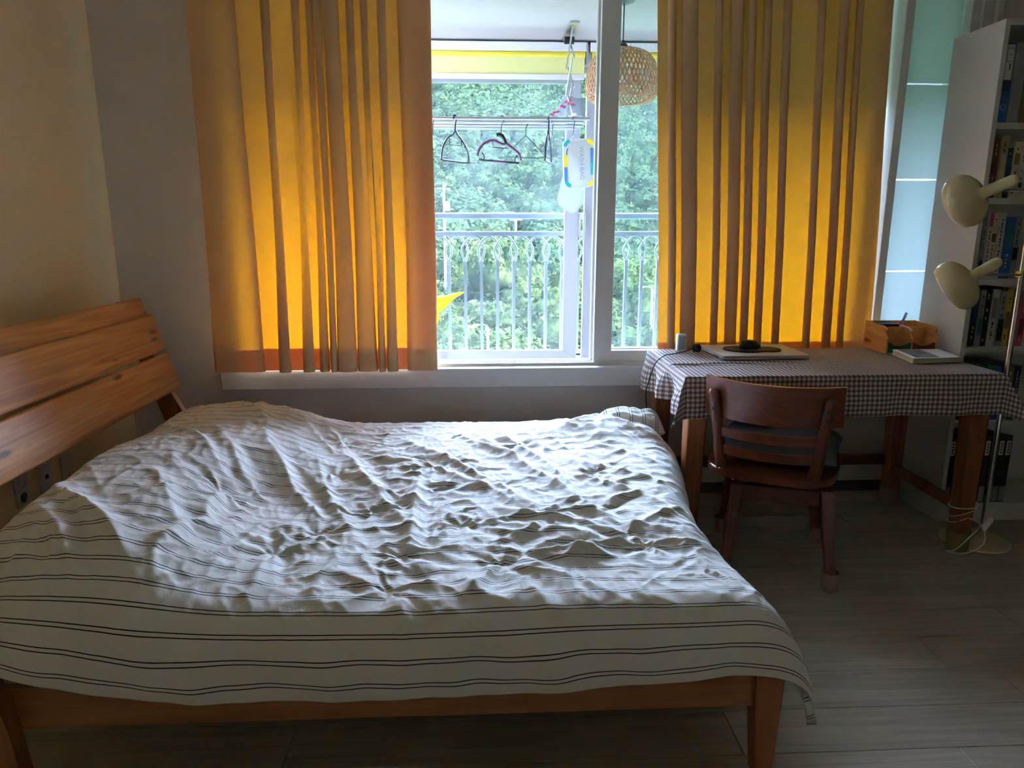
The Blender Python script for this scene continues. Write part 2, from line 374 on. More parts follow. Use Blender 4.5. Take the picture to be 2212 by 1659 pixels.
def perlin(x, y, seed=0):
    x = x + seed * 17.31; y = y + seed * 9.17
    xi = np.floor(x).astype(int); yi = np.floor(y).astype(int); xf = x - xi; yf = y - yi
    u = xf ** 3 * (xf * (xf * 6 - 15) + 10); v = yf ** 3 * (yf * (yf * 6 - 15) + 10)
    def g(ix, iy, dx, dy):
        a = _gr[_perm[(_perm[ix & 511] + iy) & 511]]; return np.cos(a) * dx + np.sin(a) * dy
    a = g(xi, yi, xf, yf); b = g(xi + 1, yi, xf - 1, yf); c = g(xi, yi + 1, xf, yf - 1); d = g(xi + 1, yi + 1, xf - 1, yf - 1)
    return (a + (b - a) * u) * (1 - v) + (c + (d - c) * u) * v
def sstep(x, a, b): t = np.clip((x - a) / (b - a), 0, 1); return t * t * (3 - 2 * t)

# ------------------------------------------------------------------ room shell
XL, XR, YB, YN, ZC = -1.71, 3.2, 3.5, -.6, 2.6
WX0, WX1, WZ0, WZ1 = -1.13, 2.34, .66, 2.52
def struct(o, label): return tag(o, label, None, None, 'structure')
fl = finish('floor', bx(XL - .1, XR + .1, YN - .1, YB + .1, -.12, -.012), 'concrete'); struct(fl, 'light grey wood plank floor')
PWID, PLEN = .173, 1.22; pm = None
y = 1.61 - 17 * PWID; row = 0
while y < YB - .01:
    x = XL - random.random() * .9 - (row % 3) * .3 + .2
    while x < XR:
        a, b = max(x, XL) + .0008, min(x + PLEN, XR) - .0008; c, d = max(y, YN) + .0008, min(y + PWID, YB) - .0008
        if b - a > .03 and d - c > .02:
            full = abs(b - a - PLEN + .0016) < 1e-4 and abs(d - c - PWID + .0016) < 1e-4
            if full and pm is not None:
                o = bpy.data.objects.new('plank', pm); COL.objects.link(o); o.parent = fl
                o.location = Vector(((a + b) / 2, (c + d) / 2, -.006)) - ORG['floor']
            else:
                me = bpy.data.meshes.new('plank'); hx, hy = (b - a) / 2, (d - c) / 2
                bm = bx(-hx, hx, -hy, hy, -.006, .006, .0012, 1); bm.to_mesh(me); bm.free(); me.materials.append(M['floor_wood'])
                o = bpy.data.objects.new('plank', me); COL.objects.link(o); o.parent = fl; o.location = Vector(((a + b) / 2, (c + d) / 2, -.006)) - ORG['floor']
                if full: pm = me
        x += PLEN
    y += PWID; row += 1
struct(finish('ceiling', bx(XL - .1, XR + .1, YN - .1, YB + .2, ZC, ZC + .1), 'ceiling_white'), 'white room ceiling above the frame')
struct(finish('wall_left', bx(XL - .12, XL, YN, YB + .2, 0, ZC), 'wall_beige'), 'warm beige papered wall behind the headboard')
struct(finish('wall_right', bx(XR, XR + .12, YN, YB + .2, 0, ZC), 'wall_low_bounce'), 'unseen wall at the far right, coloured dark brown to cut bounce light')
struct(finish('wall_near', bx(XL - .1, XR + .1, YN - .12, YN, 0, ZC), 'wall_dim'), 'pale wall behind the viewer')
bm = bmesh.new(); yb = YB + .2
box(bm, XL, WX0, YB, yb, 0, ZC); box(bm, WX1, XR, YB, yb, 0, ZC); box(bm, WX0, WX1, YB, yb, 0, WZ0); box(bm, WX0, WX1, YB, yb, WZ1, ZC)
struct(finish('wall_back', bm, 'wall_grey'), 'grey-white papered wall around the window')
struct(finish('baseboard_back', bx(-1.30, XR, YB - .012, YB, 0, .055, .003), 'baseboard_brown'), 'dark brown baseboard under the window wall')
struct(finish('baseboard_left', bx(XL, XL + .012, YN, YB - .012, 0, .055, .003), 'baseboard_brown'), 'dark brown baseboard along the beige wall')
# window board
struct(finish('trim_1', bx(-1.255, 1.99, YB - .05, YB - .001, .592, .688, .004), 'pvc_white'), 'white window board under the curtains')

# inner window
win = thing('window_1', 'white sliding window between the yellow curtains', None, (.3, YB, WZ0), kind='structure')
bm = bmesh.new()
box(bm, WX0, 1.985, YB, YB + .16, WZ0, .690, .002)
for k in range(4): box(bm, WX0, 1.985, YB + .012 + k * .038, YB + .018 + k * .038, .690, .702)
box(bm, WX0, WX0 + .045, YB, YB + .16, .69, WZ1); box(bm, WX0, 1.985, YB, YB + .16, WZ1 - .03, WZ1)
finish('frame', bm, 'pvc_white', win)
def sash(x0, x1, y, sw, par, glass='glass_clear', z0=.70, z1=2.50, bw=.06, t=.035, fm='pvc_white'):
    bm = bmesh.new()
    prism(bm, [(x0, z0), (x1, z0), (x1 - sw, z0 + bw), (x0 + sw, z0 + bw)], 'y', y, y + t, .003)
    prism(bm, [(x0, z1), (x1, z1), (x1 - sw, z1 - bw), (x0 + sw, z1 - bw)], 'y', y, y + t, .003)
    prism(bm, [(x0, z0), (x0 + sw, z0 + bw), (x0 + sw, z1 - bw), (x0, z1)], 'y', y, y + t, .003)
    prism(bm, [(x1, z0), (x1 - sw, z0 + bw), (x1 - sw, z1 - bw), (x1, z1)], 'y', y, y + t, .003)
    s = finish('sash', bm, fm, par)
    finish('pane', bx(x0 + sw - .004, x1 - sw + .004, y + t * .4, y + t * .6, z0 + bw - .004, z1 - bw + .004), glass, s)
    return s
sash(.578, 1.94, YB + .022, .09, win); sash(.572, 1.94, YB + .098, .085, win)
# frosted side light and door frame at its right
w3 = thing('window_3', 'frosted glass panel with clear stripes beside the right curtain', None, (2.16, YB, WZ0), kind='structure')
bm = bmesh.new()
box(bm, 1.985, 2.025, YB - .012, YB + .16, WZ0, WZ1, .003); box(bm, 2.30, 2.345, YB - .005, YB + .16, WZ0, WZ1, .003)
box(bm, 2.025, 2.30, YB + .02, YB + .12, WZ0, .72, .003); box(bm, 2.025, 2.30, YB + .02, YB + .12, WZ1 - .03, WZ1, .003)
finish('frame', bm, 'pvc_white', w3)
gp = finish('pane', bx(2.025, 2.30, YB + .058, YB + .064, .72, 2.49), 'glass_clear', w3)
zz = [.722, .79, 1.145, 1.152, 1.593, 1.600, 2.034, 2.041, 2.398]
for a, b in ((.722, 1.146), (1.153, 1.593), (1.600, 2.035), (2.042, 2.488)):
    finish('frosted_film', bx(2.027, 2.298, YB + .0565, YB + .0575, a, b), 'frosted_film', gp)
bm = bmesh.new()
box(bm, 2.345, 2.352, YB - .02, YB, 0, ZC); box(bm, 2.352, 2.395, YB - .008, YB, 0, ZC); box(bm, 2.405, 2.435, YB - .03, YB, 0, ZC, .004)
struct(finish('trim_2', bm, 'pvc_white'), 'white door casing above the bookcase')

# ------------------------------------------------------------------ balcony shell
BX0, BX1, OY = -2.3, 3.4, 5.05
struct(finish('floor_balcony', bx(BX0, BX1, YB + .2, OY, -.15, -.05), 'concrete'), 'balcony floor behind the window wall')
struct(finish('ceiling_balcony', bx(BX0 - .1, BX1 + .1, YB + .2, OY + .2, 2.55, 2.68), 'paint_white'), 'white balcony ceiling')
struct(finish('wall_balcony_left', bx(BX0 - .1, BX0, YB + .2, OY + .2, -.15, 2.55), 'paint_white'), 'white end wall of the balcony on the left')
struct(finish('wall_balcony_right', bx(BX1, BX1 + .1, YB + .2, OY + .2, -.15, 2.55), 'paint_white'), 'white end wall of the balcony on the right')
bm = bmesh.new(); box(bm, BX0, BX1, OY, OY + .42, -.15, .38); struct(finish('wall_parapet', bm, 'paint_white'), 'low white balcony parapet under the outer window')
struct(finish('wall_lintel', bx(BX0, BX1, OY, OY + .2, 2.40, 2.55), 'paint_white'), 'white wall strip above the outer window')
struct(finish('trim_3', tube(bmesh.new(), [(BX0, OY - .012, 2.543), (BX1, OY - .012, 2.543)], .007, 8), 'dark_metal'), 'thin dark line where balcony ceiling meets the outer wall')
wo = thing('window_2', 'white outer sliding window of the balcony', None, (.5, OY, .38), kind='structure')
bm = bmesh.new()
box(bm, BX0, BX1, OY, OY + .14, .38, .425, .003); box(bm, BX0, BX1, OY, OY + .14, 2.36, 2.40, .003)
for k in range(3): box(bm, BX0, BX1, OY + .02 + k * .045, OY + .026 + k * .045, .425, .435)
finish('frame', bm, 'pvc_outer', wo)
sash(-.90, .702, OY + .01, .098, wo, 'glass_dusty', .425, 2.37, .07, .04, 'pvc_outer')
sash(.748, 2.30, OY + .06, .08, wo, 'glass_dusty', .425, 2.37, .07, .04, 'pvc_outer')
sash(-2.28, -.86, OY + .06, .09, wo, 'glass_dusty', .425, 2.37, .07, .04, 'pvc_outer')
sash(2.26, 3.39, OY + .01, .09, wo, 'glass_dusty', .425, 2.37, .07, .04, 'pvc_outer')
for x, s in ((.706, 1), (.742, -1)):
    bm = bx(x - .006, x + .006, OY - .01, OY + .05, 1.33, 1.46, .003)
    box(bm, x + s * .004 - .005, x + s * .004 + .005, OY - .02, OY - .008, 1.275, 1.40, .002)
    finish('latch', bm, 'steel', wo)

# ------------------------------------------------------------------ curtains
CL = [(-1.245, -1.036, -1.263, -1.021), (-.926, -.885, -.951, -.896), (-.796, -.759, -.839, -.784), (-.735, -.703, -.76, -.714), (-.701, -.664, -.705, -.674), (-.662, -.595, -.672, -.582), (-.561, -.529, -.577, -.484), (-.501, -.468, -.477, -.444), (-.428, -.388, -.437, -.386), (-.346, -.192, -.346, -.195)]
CR = [(.855, .892, .939, .976), (.917, .991, 1.001, 1.074), (1.07, 1.105, 1.152, 1.187), (1.143, 1.201, 1.224, 1.282), (1.22, 1.257, 1.3, 1.338), (1.291, 1.328, 1.371, 1.408), (1.383, 1.42, 1.462, 1.499), (1.54, 1.574, 1.617, 1.651), (1.641, 1.683, 1.717, 1.759), (1.723, 1.749, 1.799, 1.824)]
def curtain_path(folds, y0, x_start, x_end, depth):
    """plan view: flat runs at y0, round pleats that swell towards the room and neck in behind"""
    pts = []
    if x_start is not None: pts += [(x_start, y0 - .004), (x_start + .012, y0)]
    for i, (l, r) in enumerate(folds):
        wd = r - l; c = (l + r) / 2
        if wd > .12:                                     # a wide lazy fold
            d = .038
            pts += [(l + .018, y0 - .002), (l + .003, y0 - d * .45), (l + .012, y0 - d * .85), (l + wd * .25, y0 - d), (c, y0 - d * .86), (r - wd * .22, y0 - d), (r - .012, y0 - d * .85), (r - .002, y0 - d * .45), (r - .016, y0 - .002)]
        else:
            d = depth * (.85 + .3 * ((i * 37) % 10) / 10); nk = wd * .09
            pts += [(c - nk, y0), (c - nk * 1.2, y0 - d * .22), (l, y0 - d * .5), (l + wd * .1, y0 - d * .84), (c, y0 - d), (r - wd * .1, y0 - d * .84), (r, y0 - d * .5), (c + nk * 1.2, y0 - d * .22), (c + nk, y0)]
    if x_end is not None: pts += [(x_end - .012, y0), (x_end, y0 - .006)]
    else: l, r = folds[-1]; pts += [(r - .012, y0 + .010), (r - .03, y0 + .013), ((l + r) / 2, y0 + .012), (l + .022, y0 + .010)]   # the inner edge is tucked back behind the last fold
    return pts
def resample(pts, n):
    P = np.array([[p[0], p[1]] for p in spline([(a, b, 0) for a, b in pts], 6)])
    s = np.concatenate([[0], np.cumsum(np.linalg.norm(np.diff(P, axis=0), axis=1))]); q = np.linspace(0, s[-1], n)
    return np.stack([np.interp(q, s, P[:, 0]), np.interp(q, s, P[:, 1])], 1)
def curtain(name, folds, xs, xe, z0, label, depth=.058, y0=3.435):
    n = 420; nz = 40
    t = resample(curtain_path([(a, b) for a, b, c, d in folds], y0, xs and xs[0], xe and xe[0], depth), n)
    b = resample(curtain_path([(c, d) for a, b_, c, d in folds], y0, xs and xs[1], xe and xe[1], depth), n)
    zs = np.linspace(2.47, z0, nz); f = ((2.47 - zs) / (2.47 - z0))[:, None, None]
    XY = t[None] * (1 - f) + b[None] * f
    XY[..., 0] += .004 * np.sin(zs * 5 + 1)[:, None] * f[..., 0]
    P = np.concatenate([XY, np.broadcast_to(zs[:, None, None], (nz, n, 1))], 2)
    th = thing(name, label, 'curtain', ((folds[0][0] + folds[-1][1]) / 2, y0, z0), 'yellow curtains')
    me = grid_mesh('fabric', P); finish('fabric', me, 'curtain', th)
    # the turned-up hem: a second layer of the same cloth behind the first
    d = np.gradient(XY[-1], axis=0); nrm = np.stack([-d[:, 1], d[:, 0]], 1); nrm /= np.linalg.norm(nrm, axis=1)[:, None] + 1e-9
    zh = np.linspace(z0 + .108, z0, 6); fh = ((2.47 - zh) / (2.47 - z0))[:, None, None]
    H = t[None] * (1 - fh) + b[None] * fh + nrm[None] * .0015
    H[..., 0] += .004 * np.sin(zh * 5 + 1)[:, None] * fh[..., 0]
    Hp = np.concatenate([H, np.broadcast_to(zh[:, None, None], (6, n, 1))], 2)
    finish('hem', grid_mesh('hem', Hp), 'curtain', th)
    return th
curtain('curtain', CL, None, None, .690, 'yellow pleated curtain hanging left of the view, above the pillows')
curtain('curtain', CR, (.812, .897), (1.90, 1.973), .70, 'yellow pleated curtain hanging right of the view, behind the desk', .046, 3.468)

# ------------------------------------------------------------------ bed
bed = thing('bed', 'pine bed frame with three slanted headboard boards', 'bed', (-.3, 2.4, 0))
def board(xc, zc, h, tilt, y0, y1, t=.026):
    bm = bx(-t / 2, t / 2, y0, y1, -h / 2, h / 2, .009, 3)
    bmesh.ops.transform(bm, matrix=Matrix.Translation((xc, 0, zc)) @ Matrix.Rotation(-tilt, 4, 'Y'), verts=bm.verts)
    return bm
for xc, zc, h, tl in ((-1.400, .730, .172, .26), (-1.448, .906, .168, .26), (-1.497, 1.0, .125, .30)):
    finish('headboard_board', board(xc, zc, h, tl, 1.47, 3.262), 'pine', bed, smooth=True)
for y0, y1 in ((1.49, 1.535), (3.17, 3.215)):
    bm = bmesh.new(); prism(bm, [(-1.20, 0), (-1.075, 0), (-1.10, .23), (-1.13, .40), (-1.31, .50), (-1.45, .80), (-1.535, 1.05), (-1.575, 1.05), (-1.545, .95), (-1.42, .52), (-1.24, .3)], 'y', y0, y1, .004)
    finish('headboard_post', bm, 'pine_z', bed)
finish('side_rail', bx(-1.22, .68, 1.5355, 1.562, .203, .312, .004), 'pine_x', bed)
finish('side_rail', bx(-1.22, .68, 3.2155, 3.24, .203, .312, .004), 'pine_x', bed)
finish('foot_rail', bx(.688, .716, 1.585, 3.165, .203, .312, .004), 'pine', bed)
for y0, y1 in ((1.512, 1.585), (3.165, 3.238)):
    finish('leg', hexa(bmesh.new(), (.69, .735, y0 + .012, y1 - .012), (.668, .745, y0, y1), 0, .318), 'pine_z', bed)
finish('leg', hexa(bmesh.new(), (-.28, -.22, 2.35, 2.41), (-.28, -.22, 2.35, 2.41), 0, .2), 'pine_z', bed)
for k in range(9):
    x = -1.0 + k * .2; finish('slat', bx(x, x + .07, 1.562, 3.19, .205, .223), 'pine', bed)
# mattress with striped cover
def pillow_grid(cx, cy, cz, lx, ly, h, n=40, e=3.0, wr=.006, seed=1, rot=0., z0=None):
    u = np.linspace(-1, 1, n); U, V = np.meshgrid(u, u, indexing='ij')
    prof = np.clip((1 - np.abs(U) ** e) * (1 - np.abs(V) ** e), 0, 1) ** .45
    top = prof * h * .62 + wr * perlin(U * 3, V * 3, seed) * 3 * prof
    bot = -prof * h * .38
    X = U * lx / 2 * (1 - .05 * (1 - np.abs(V)) * np.abs(U) ** 6); Y = V * ly / 2 * (1 - .05 * (1 - np.abs(U)) * np.abs(V) ** 6)
    c, s = math.cos(rot), math.sin(rot)
    W = np.concatenate([np.stack([cx + X * c - Y * s, cy + X * s + Y * c, cz + top], -1), np.stack([cx + X * c - Y * s, cy + X * s + Y * c, cz + bot], -1)[:, ::-1]], 1)
    UV = np.concatenate([np.stack([U * lx / 2, V * ly / 2], -1), np.stack([U * lx / 2, V * ly / 2], -1)[:, ::-1]], 1)
    return W, UV
bm = bx(-1.105, .675, 1.575, 3.18, .225, .425, .04, 4)
bmesh.ops.triangulate(bm, faces=[]); me = bpy.data.meshes.new('mattress'); bm.to_mesh(me); bm.free()
l = me.uv_layers.new(name='UVMap')
for lp in me.loops: c = me.vertices[lp.vertex_index].co; l.data[lp.index].uv = (c.x, c.y + c.z)
o = finish('mattress', me, 'sheet_cotton', smooth=True); tag(o, 'thick mattress in a striped cotton cover on the bed frame', 'mattress')
for (cx, cy, lx, ly, lab) in ((-.98, 2.80, .38, .58, 'striped pillow under the duvet next to the window wall'), (-.99, 2.03, .36, .56, 'striped pillow under the duvet at the near end of the headboard')):
    W, UV = pillow_grid(cx, cy, .478, lx, ly, .125, seed=int(cy * 10)); o = finish('pillow', grid_mesh('pillow', W, UV), 'sheet_cotton'); tag(o, lab, 'pillow', 'bed pillows')
W, UV = pillow_grid(.685, 3.115, .480, .30, .20, .125, seed=5, rot=-.12); o = finish('cushion', grid_mesh('cushion', W, UV), 'sheet_cotton'); tag(o, 'striped cotton cushion poking out at the far foot corner of the bed', 'cushion')

# duvet: a wrinkled cloth surface, built in its own cloth coordinates (a along the bed, b across it)
PIN = [(-.823, 1.863), (-.796, 2.139), (-.57, 1.837), (-.746, 2.233), (-.5, 2.442), (-.85, 2.694), (-.182, 2.501), (-.202, 1.82), (-.235, 1.629), (-.572, 2.831), (.158, 2.784), (.412, 1.943), (.123, 1.819), (.456, 1.862), (.05, 1.753), (.434, 2.497), (.431, 2.158), (-.472, 1.968), (-.319, 2.135), (-.053, 2.015)]
SEG = [(-.053, 3.045, .422, 1.959, 1.0), (.05, 3.116, .32, 2.288, .8), (-.319, 2.851, .208, 2.111, .9), (-.355, 2.67, .139, 2.172, .8), (-.153, 2.978, .274, 2.454, .7), (.062, 2.136, .385, 1.944, .7), (.017, 2.047, .349, 1.898, .6), (.214, 1.772, .463, 1.924, 1.0), (.117, 1.833, .367, 1.779, .9), (.395, 1.927, .7, 2.165, .7), (.436, 1.863, .691, 1.866, .8), (.405, 2.785, .74, 2.536, .7), (.345, 2.609, .712, 2.314, .6), (.28, 2.505, .668, 2.108, .6), (.541, 3.017, .831, 2.796, .9), (.324, 2.92, .76, 3.161, .8), (-1.2, 2.7, -.801, 2.196, .9), (-.938, 2.511, -.712, 2.192, .7), (-.859, 2.694, -.486, 2.035, .9), (-1.222, 2.036, -.828, 1.612, .9), (-1.021, 2.131, -.805, 1.834, .6), (-.823, 1.863, -.785, 1.589, .9), (-.823, 1.863, -.692, 1.947, .6), (-.796, 2.139, -.802, 1.891, .7), (-.57, 1.837, -.571, 1.6, .7), (-.561, 1.851, -.436, 1.859, .5), (-.562, 2.83, -.177, 1.833, .8), (-.44, 2.646, -.182, 2.501, .7), (-.596, 2.546, -.361, 1.871, .6), (-.231, 2.478, -.19, 1.833, .9), (-.229, 1.629, -.41, 1.735, .5), (-.228, 1.618, -.095, 1.695, .6), (-.215, 1.606, -.18, 1.478, .5), (-.202, 1.82, -.051, 1.886, .7), (-.802, 3.044, -.52, 2.595, .6), (-.688, 3.075, -.499, 2.677, .5), (-1.1, 3.1, -.795, 2.72, .7), (-1.0, 3.15, -.847, 2.844, .6), (-.047, 1.693, .066, 1.548, .5), (.05, 1.753, .233, 1.631, .6), (.05, 1.753, -.045, 1.598, .6), (.107, 1.661, .151, 1.502, .5), (-1.24, 1.749, -1.003, 1.537, .6), (-1.2, 1.913, -.971, 1.555, .7)]
def duvet():
    na, nb = 420, 380
    a = np.linspace(-1.30, .60 + .235, na); b = np.linspace(-.26, 1.66, nb)   # b: 0 at the front roll line, y = 1.60 + b on top
    A, B = np.meshgrid(a, b, indexing='ij')
    # overhang at the front varies along the bed
    ext = -.10 + .10 * sstep(A, -1.3, -.75) - .03 * sstep(A, .0, .62)
    Bf = np.where(B < 0, B * (1 + ext / .26), B)
    def roll(t, r):
        """arc length past an edge -> (outward, down)"""
        t = np.maximum(t, 0); ph = np.minimum(t / r, PI / 2 * .96)
        st = np.maximum(t - r * PI / 2 * .96, 0)
        return r * np.sin(ph) + st * .06, r * (1 - np.cos(ph)) + st
    xe, ye = .585, 1.60
    ox, dx = roll(A - xe, .125); oy, dy = roll(-Bf, .135); ob, db = roll(Bf - 1.56, .05); ol, dl = roll(-(A + 1.22), .05)
    X = np.clip(A, -1.22, xe) + ox - ol; Y = ye + np.clip(Bf, 0, 1.56) - oy + ob; cm = 1.5 * dx * dy / (dx + dy + .02); drop = dx + dy + db + dl - .40 * cm; X = X + .30 * cm; Y = Y - .10 * cm
    # wider at the far foot corner
    X = X + .12 * sstep(Y, 2.0, 2.9) * sstep(X, .1, .65)
    X = X + .05 * sstep(-Y, -1.95, -1.50) * sstep(X, .35, .66)
    # height of the top
    h = .492 + .018 * perlin(X * 1.7, Y * 1.7, 3)
    for cx, cy, sx, sy, am in ((-1.03, 2.78, .36, .44, .150), (-1.10, 2.02, .33, .42, .155)):
        q = (np.abs((X - cx + .10 * (Y - cy)) / sx) ** 3.2 + np.abs((Y - cy) / sy) ** 3.6); h = h + am * np.exp(-q * .9)
    h = h + .052 * np.exp(-(((X - .50) / .26) ** 2 + ((Y - 2.98) / .15) ** 2)) + .012 * np.exp(-(((X + .2) / .6) ** 2 + ((Y - 2.3) / .5) ** 2))
    # wrinkles
    wx = X + .035 * perlin(X * 4, Y * 4, 11); wy = Y + .035 * perlin(X * 4, Y * 4, 12)
    k = np.zeros_like(X)
    for i, (px, py) in enumerate(PIN):
        ddx, ddy = wx - px, wy - py; r = np.sqrt(ddx ** 2 + ddy ** 2) + 1e-6; th = np.arctan2(ddy, ddx); R = .10 + .05 * ((i * 7) % 5) / 5
        k -= .014 * np.exp(-(r / .045) ** 1.3)
        n = 5 + (i * 3) % 4; c = np.cos(n * th + i * 1.7 + 1.2 * np.sin(2 * th + i))
        k += .0072 * (np.abs(c) ** 1.5 * np.sign(c)) * (r / .03) / (1 + (r / .03) ** 1.4) * np.exp(-(r / R) ** 2)
    def seg(x0, y0, x1, y1, am, w):
        L = math.hypot(x1 - x0, y1 - y0); tx, ty = (x1 - x0) / L, (y1 - y0) / L
        t = ((wx - x0) * tx + (wy - y0) * ty) / L; d = (wx - x0) * -ty + (wy - y0) * tx
        d = d + .012 * np.sin(t * 5 + x0 * 9)
        win = np.where((t > -.05) & (t < 1.05), np.sin(PI * np.clip((t + .05) / 1.1, 0, 1)) ** .8, 0)
        return am * win * (np.exp(.25 - np.sqrt((d / w) ** 2 * 1.7 + .0625)) - .45 * np.exp(-((d - 1.9 * w) / (1.3 * w)) ** 2))
    for x0, y0, x1, y1, am in SEG: k += seg(x0, y0, x1, y1, .024 * am, .018 + .010 * am)
    R = np.random.default_rng(5)
    for i in range(230):
        px, py = R.uniform(-1.15, .68), R.uniform(1.62, 3.12)
        cen = math.exp(-((px + .3) / .45) ** 2 - ((py - 2.2) / .5) ** 2)
        fld = 2.2 + 1.6 * float(perlin(np.array([px * 1.3]), np.array([py * 1.3]), 21)[0]) * 2.2 + R.normal(0, .35)
        L = R.uniform(.06, .16) if R.random() < .55 + .3 * cen else R.uniform(.16, .34)
        am = R.uniform(.0025, .006) * (1 + .6 * cen) * (1.0 if L < .16 else 1.1); wd = R.uniform(.007, .014) if L < .16 else R.uniform(.012, .022)
        k += seg(px - math.cos(fld) * L / 2, py - math.sin(fld) * L / 2, px + math.cos(fld) * L / 2, py + math.sin(fld) * L / 2, am, wd)
    cr = 1 - np.abs(perlin(wx * 9, wy * 9, 31)) * 2; cr2 = 1 - np.abs(perlin(wx * 19 + 4, wy * 15, 35)) * 2; k += .0032 * (cr2 ** 3 - .4); k += .008 * (cr ** 3 - .4) * (.35 + .65 * np.exp(-((X + .3) / .55) ** 2 - ((Y - 2.2) / .55) ** 2))
    k += .0022 * perlin(X * 26, Y * 26, 33)
    edge = np.clip(1 - dy / .10, 0, 1) * np.clip(1 - dx / .11, .15, 1)
    soft = .012 * perlin(X * 4.6 + Bf * 4.5, np.zeros_like(X) + 3.3 + Bf * 1.2, 41) + .004 * perlin(X * 13, Bf * 4, 42)
    disp = (k * edge + soft * (1 - edge) * 1.7) * (1 - sstep(cm, .0, .05))
    P0 = np.stack([X, Y, h - drop], -1)
    du = np.gradient(P0, axis=0); dv = np.gradient(P0, axis=1); N = np.cross(du, dv); N /= np.linalg.norm(N, axis=-1, keepdims=True) + 1e-12
    P = P0 + N * disp[..., None]
    UV = np.stack([A, B * 1.0 + .35 * disp + .012 * perlin(X * 2, Y * 2, 51)], -1)
    o = finish('duvet', grid_mesh('duvet', P, UV), 'duvet_cotton')
    s = o.modifiers.new('thickness', 'SOLIDIFY'); s.thickness = .022; s.offset = -1
    return tag(o, 'rumpled off-white duvet with thin double black stripes covering the bed', 'duvet')
duvet()

# ------------------------------------------------------------------ desk and tablecloth
DX0, DX1, DY0, DY1, DZ = .83, 2.128, 2.745, 3.375, .785
desk = thing('desk', 'wooden desk with tapered legs under a gingham cloth', 'desk', ((DX0 + DX1) / 2, (DY0 + DY1) / 2, 0))
finish('desktop', bx(DX0, DX1, DY0, DY1, DZ - .03, DZ, .004), 'desk_wood_x', desk)
bm = bmesh.new(); box(bm, DX0 + .05, DX1 - .05, DY0 + .04, DY0 + .06, DZ - .10, DZ - .03); box(bm, DX0 + .05, DX1 - .05, DY1 - .06, DY1 - .04, DZ - .10, DZ - .03)
finish('apron', bm, 'desk_wood_x', desk)
for x, y, c in ((DX0 + .055, DY0 + .045, 0), (DX1 - .06, DY0 + .045, 1), (DX0 + .055, DY1 - .05, 0), (DX1 - .06, DY1 - .05, 0)):
    hw, hb = .042, .031; s = 1 if x > 1.5 else -1
    lg = finish('leg', hexa(bmesh.new(), (x - hb + s * .008, x + hb + s * .008, y - hb, y + hb), (x - hw, x + hw, y - hw, y + hw), .004, DZ - .03), 'desk_wood', desk)
    bm = lathe(bmesh.new(), [(.0, .0), (.040, .0), (.043, .01), (.0445, .06), (.0465, .085)], 16, Matrix.Translation((x + s * .008, y, .0005)))
    if y > 3: finish('foot_sock', bm, 'sock_beige', lg, smooth=True)
    else: finish('foot_sock', bm, 'sock_green', lg, smooth=True)
finish('stretcher', bx(DX0 + .09, DX1 - .10, DY1 - .062, DY1 - .038, .205, .258, .004), 'desk_wood_x', desk)
for x in (DX0 + .05, DX1 - .057): finish('stretcher', bx(x - .012, x + .012, DY0 + .082, DY1 - .088, .165, .215, .004), 'desk_wood', desk)
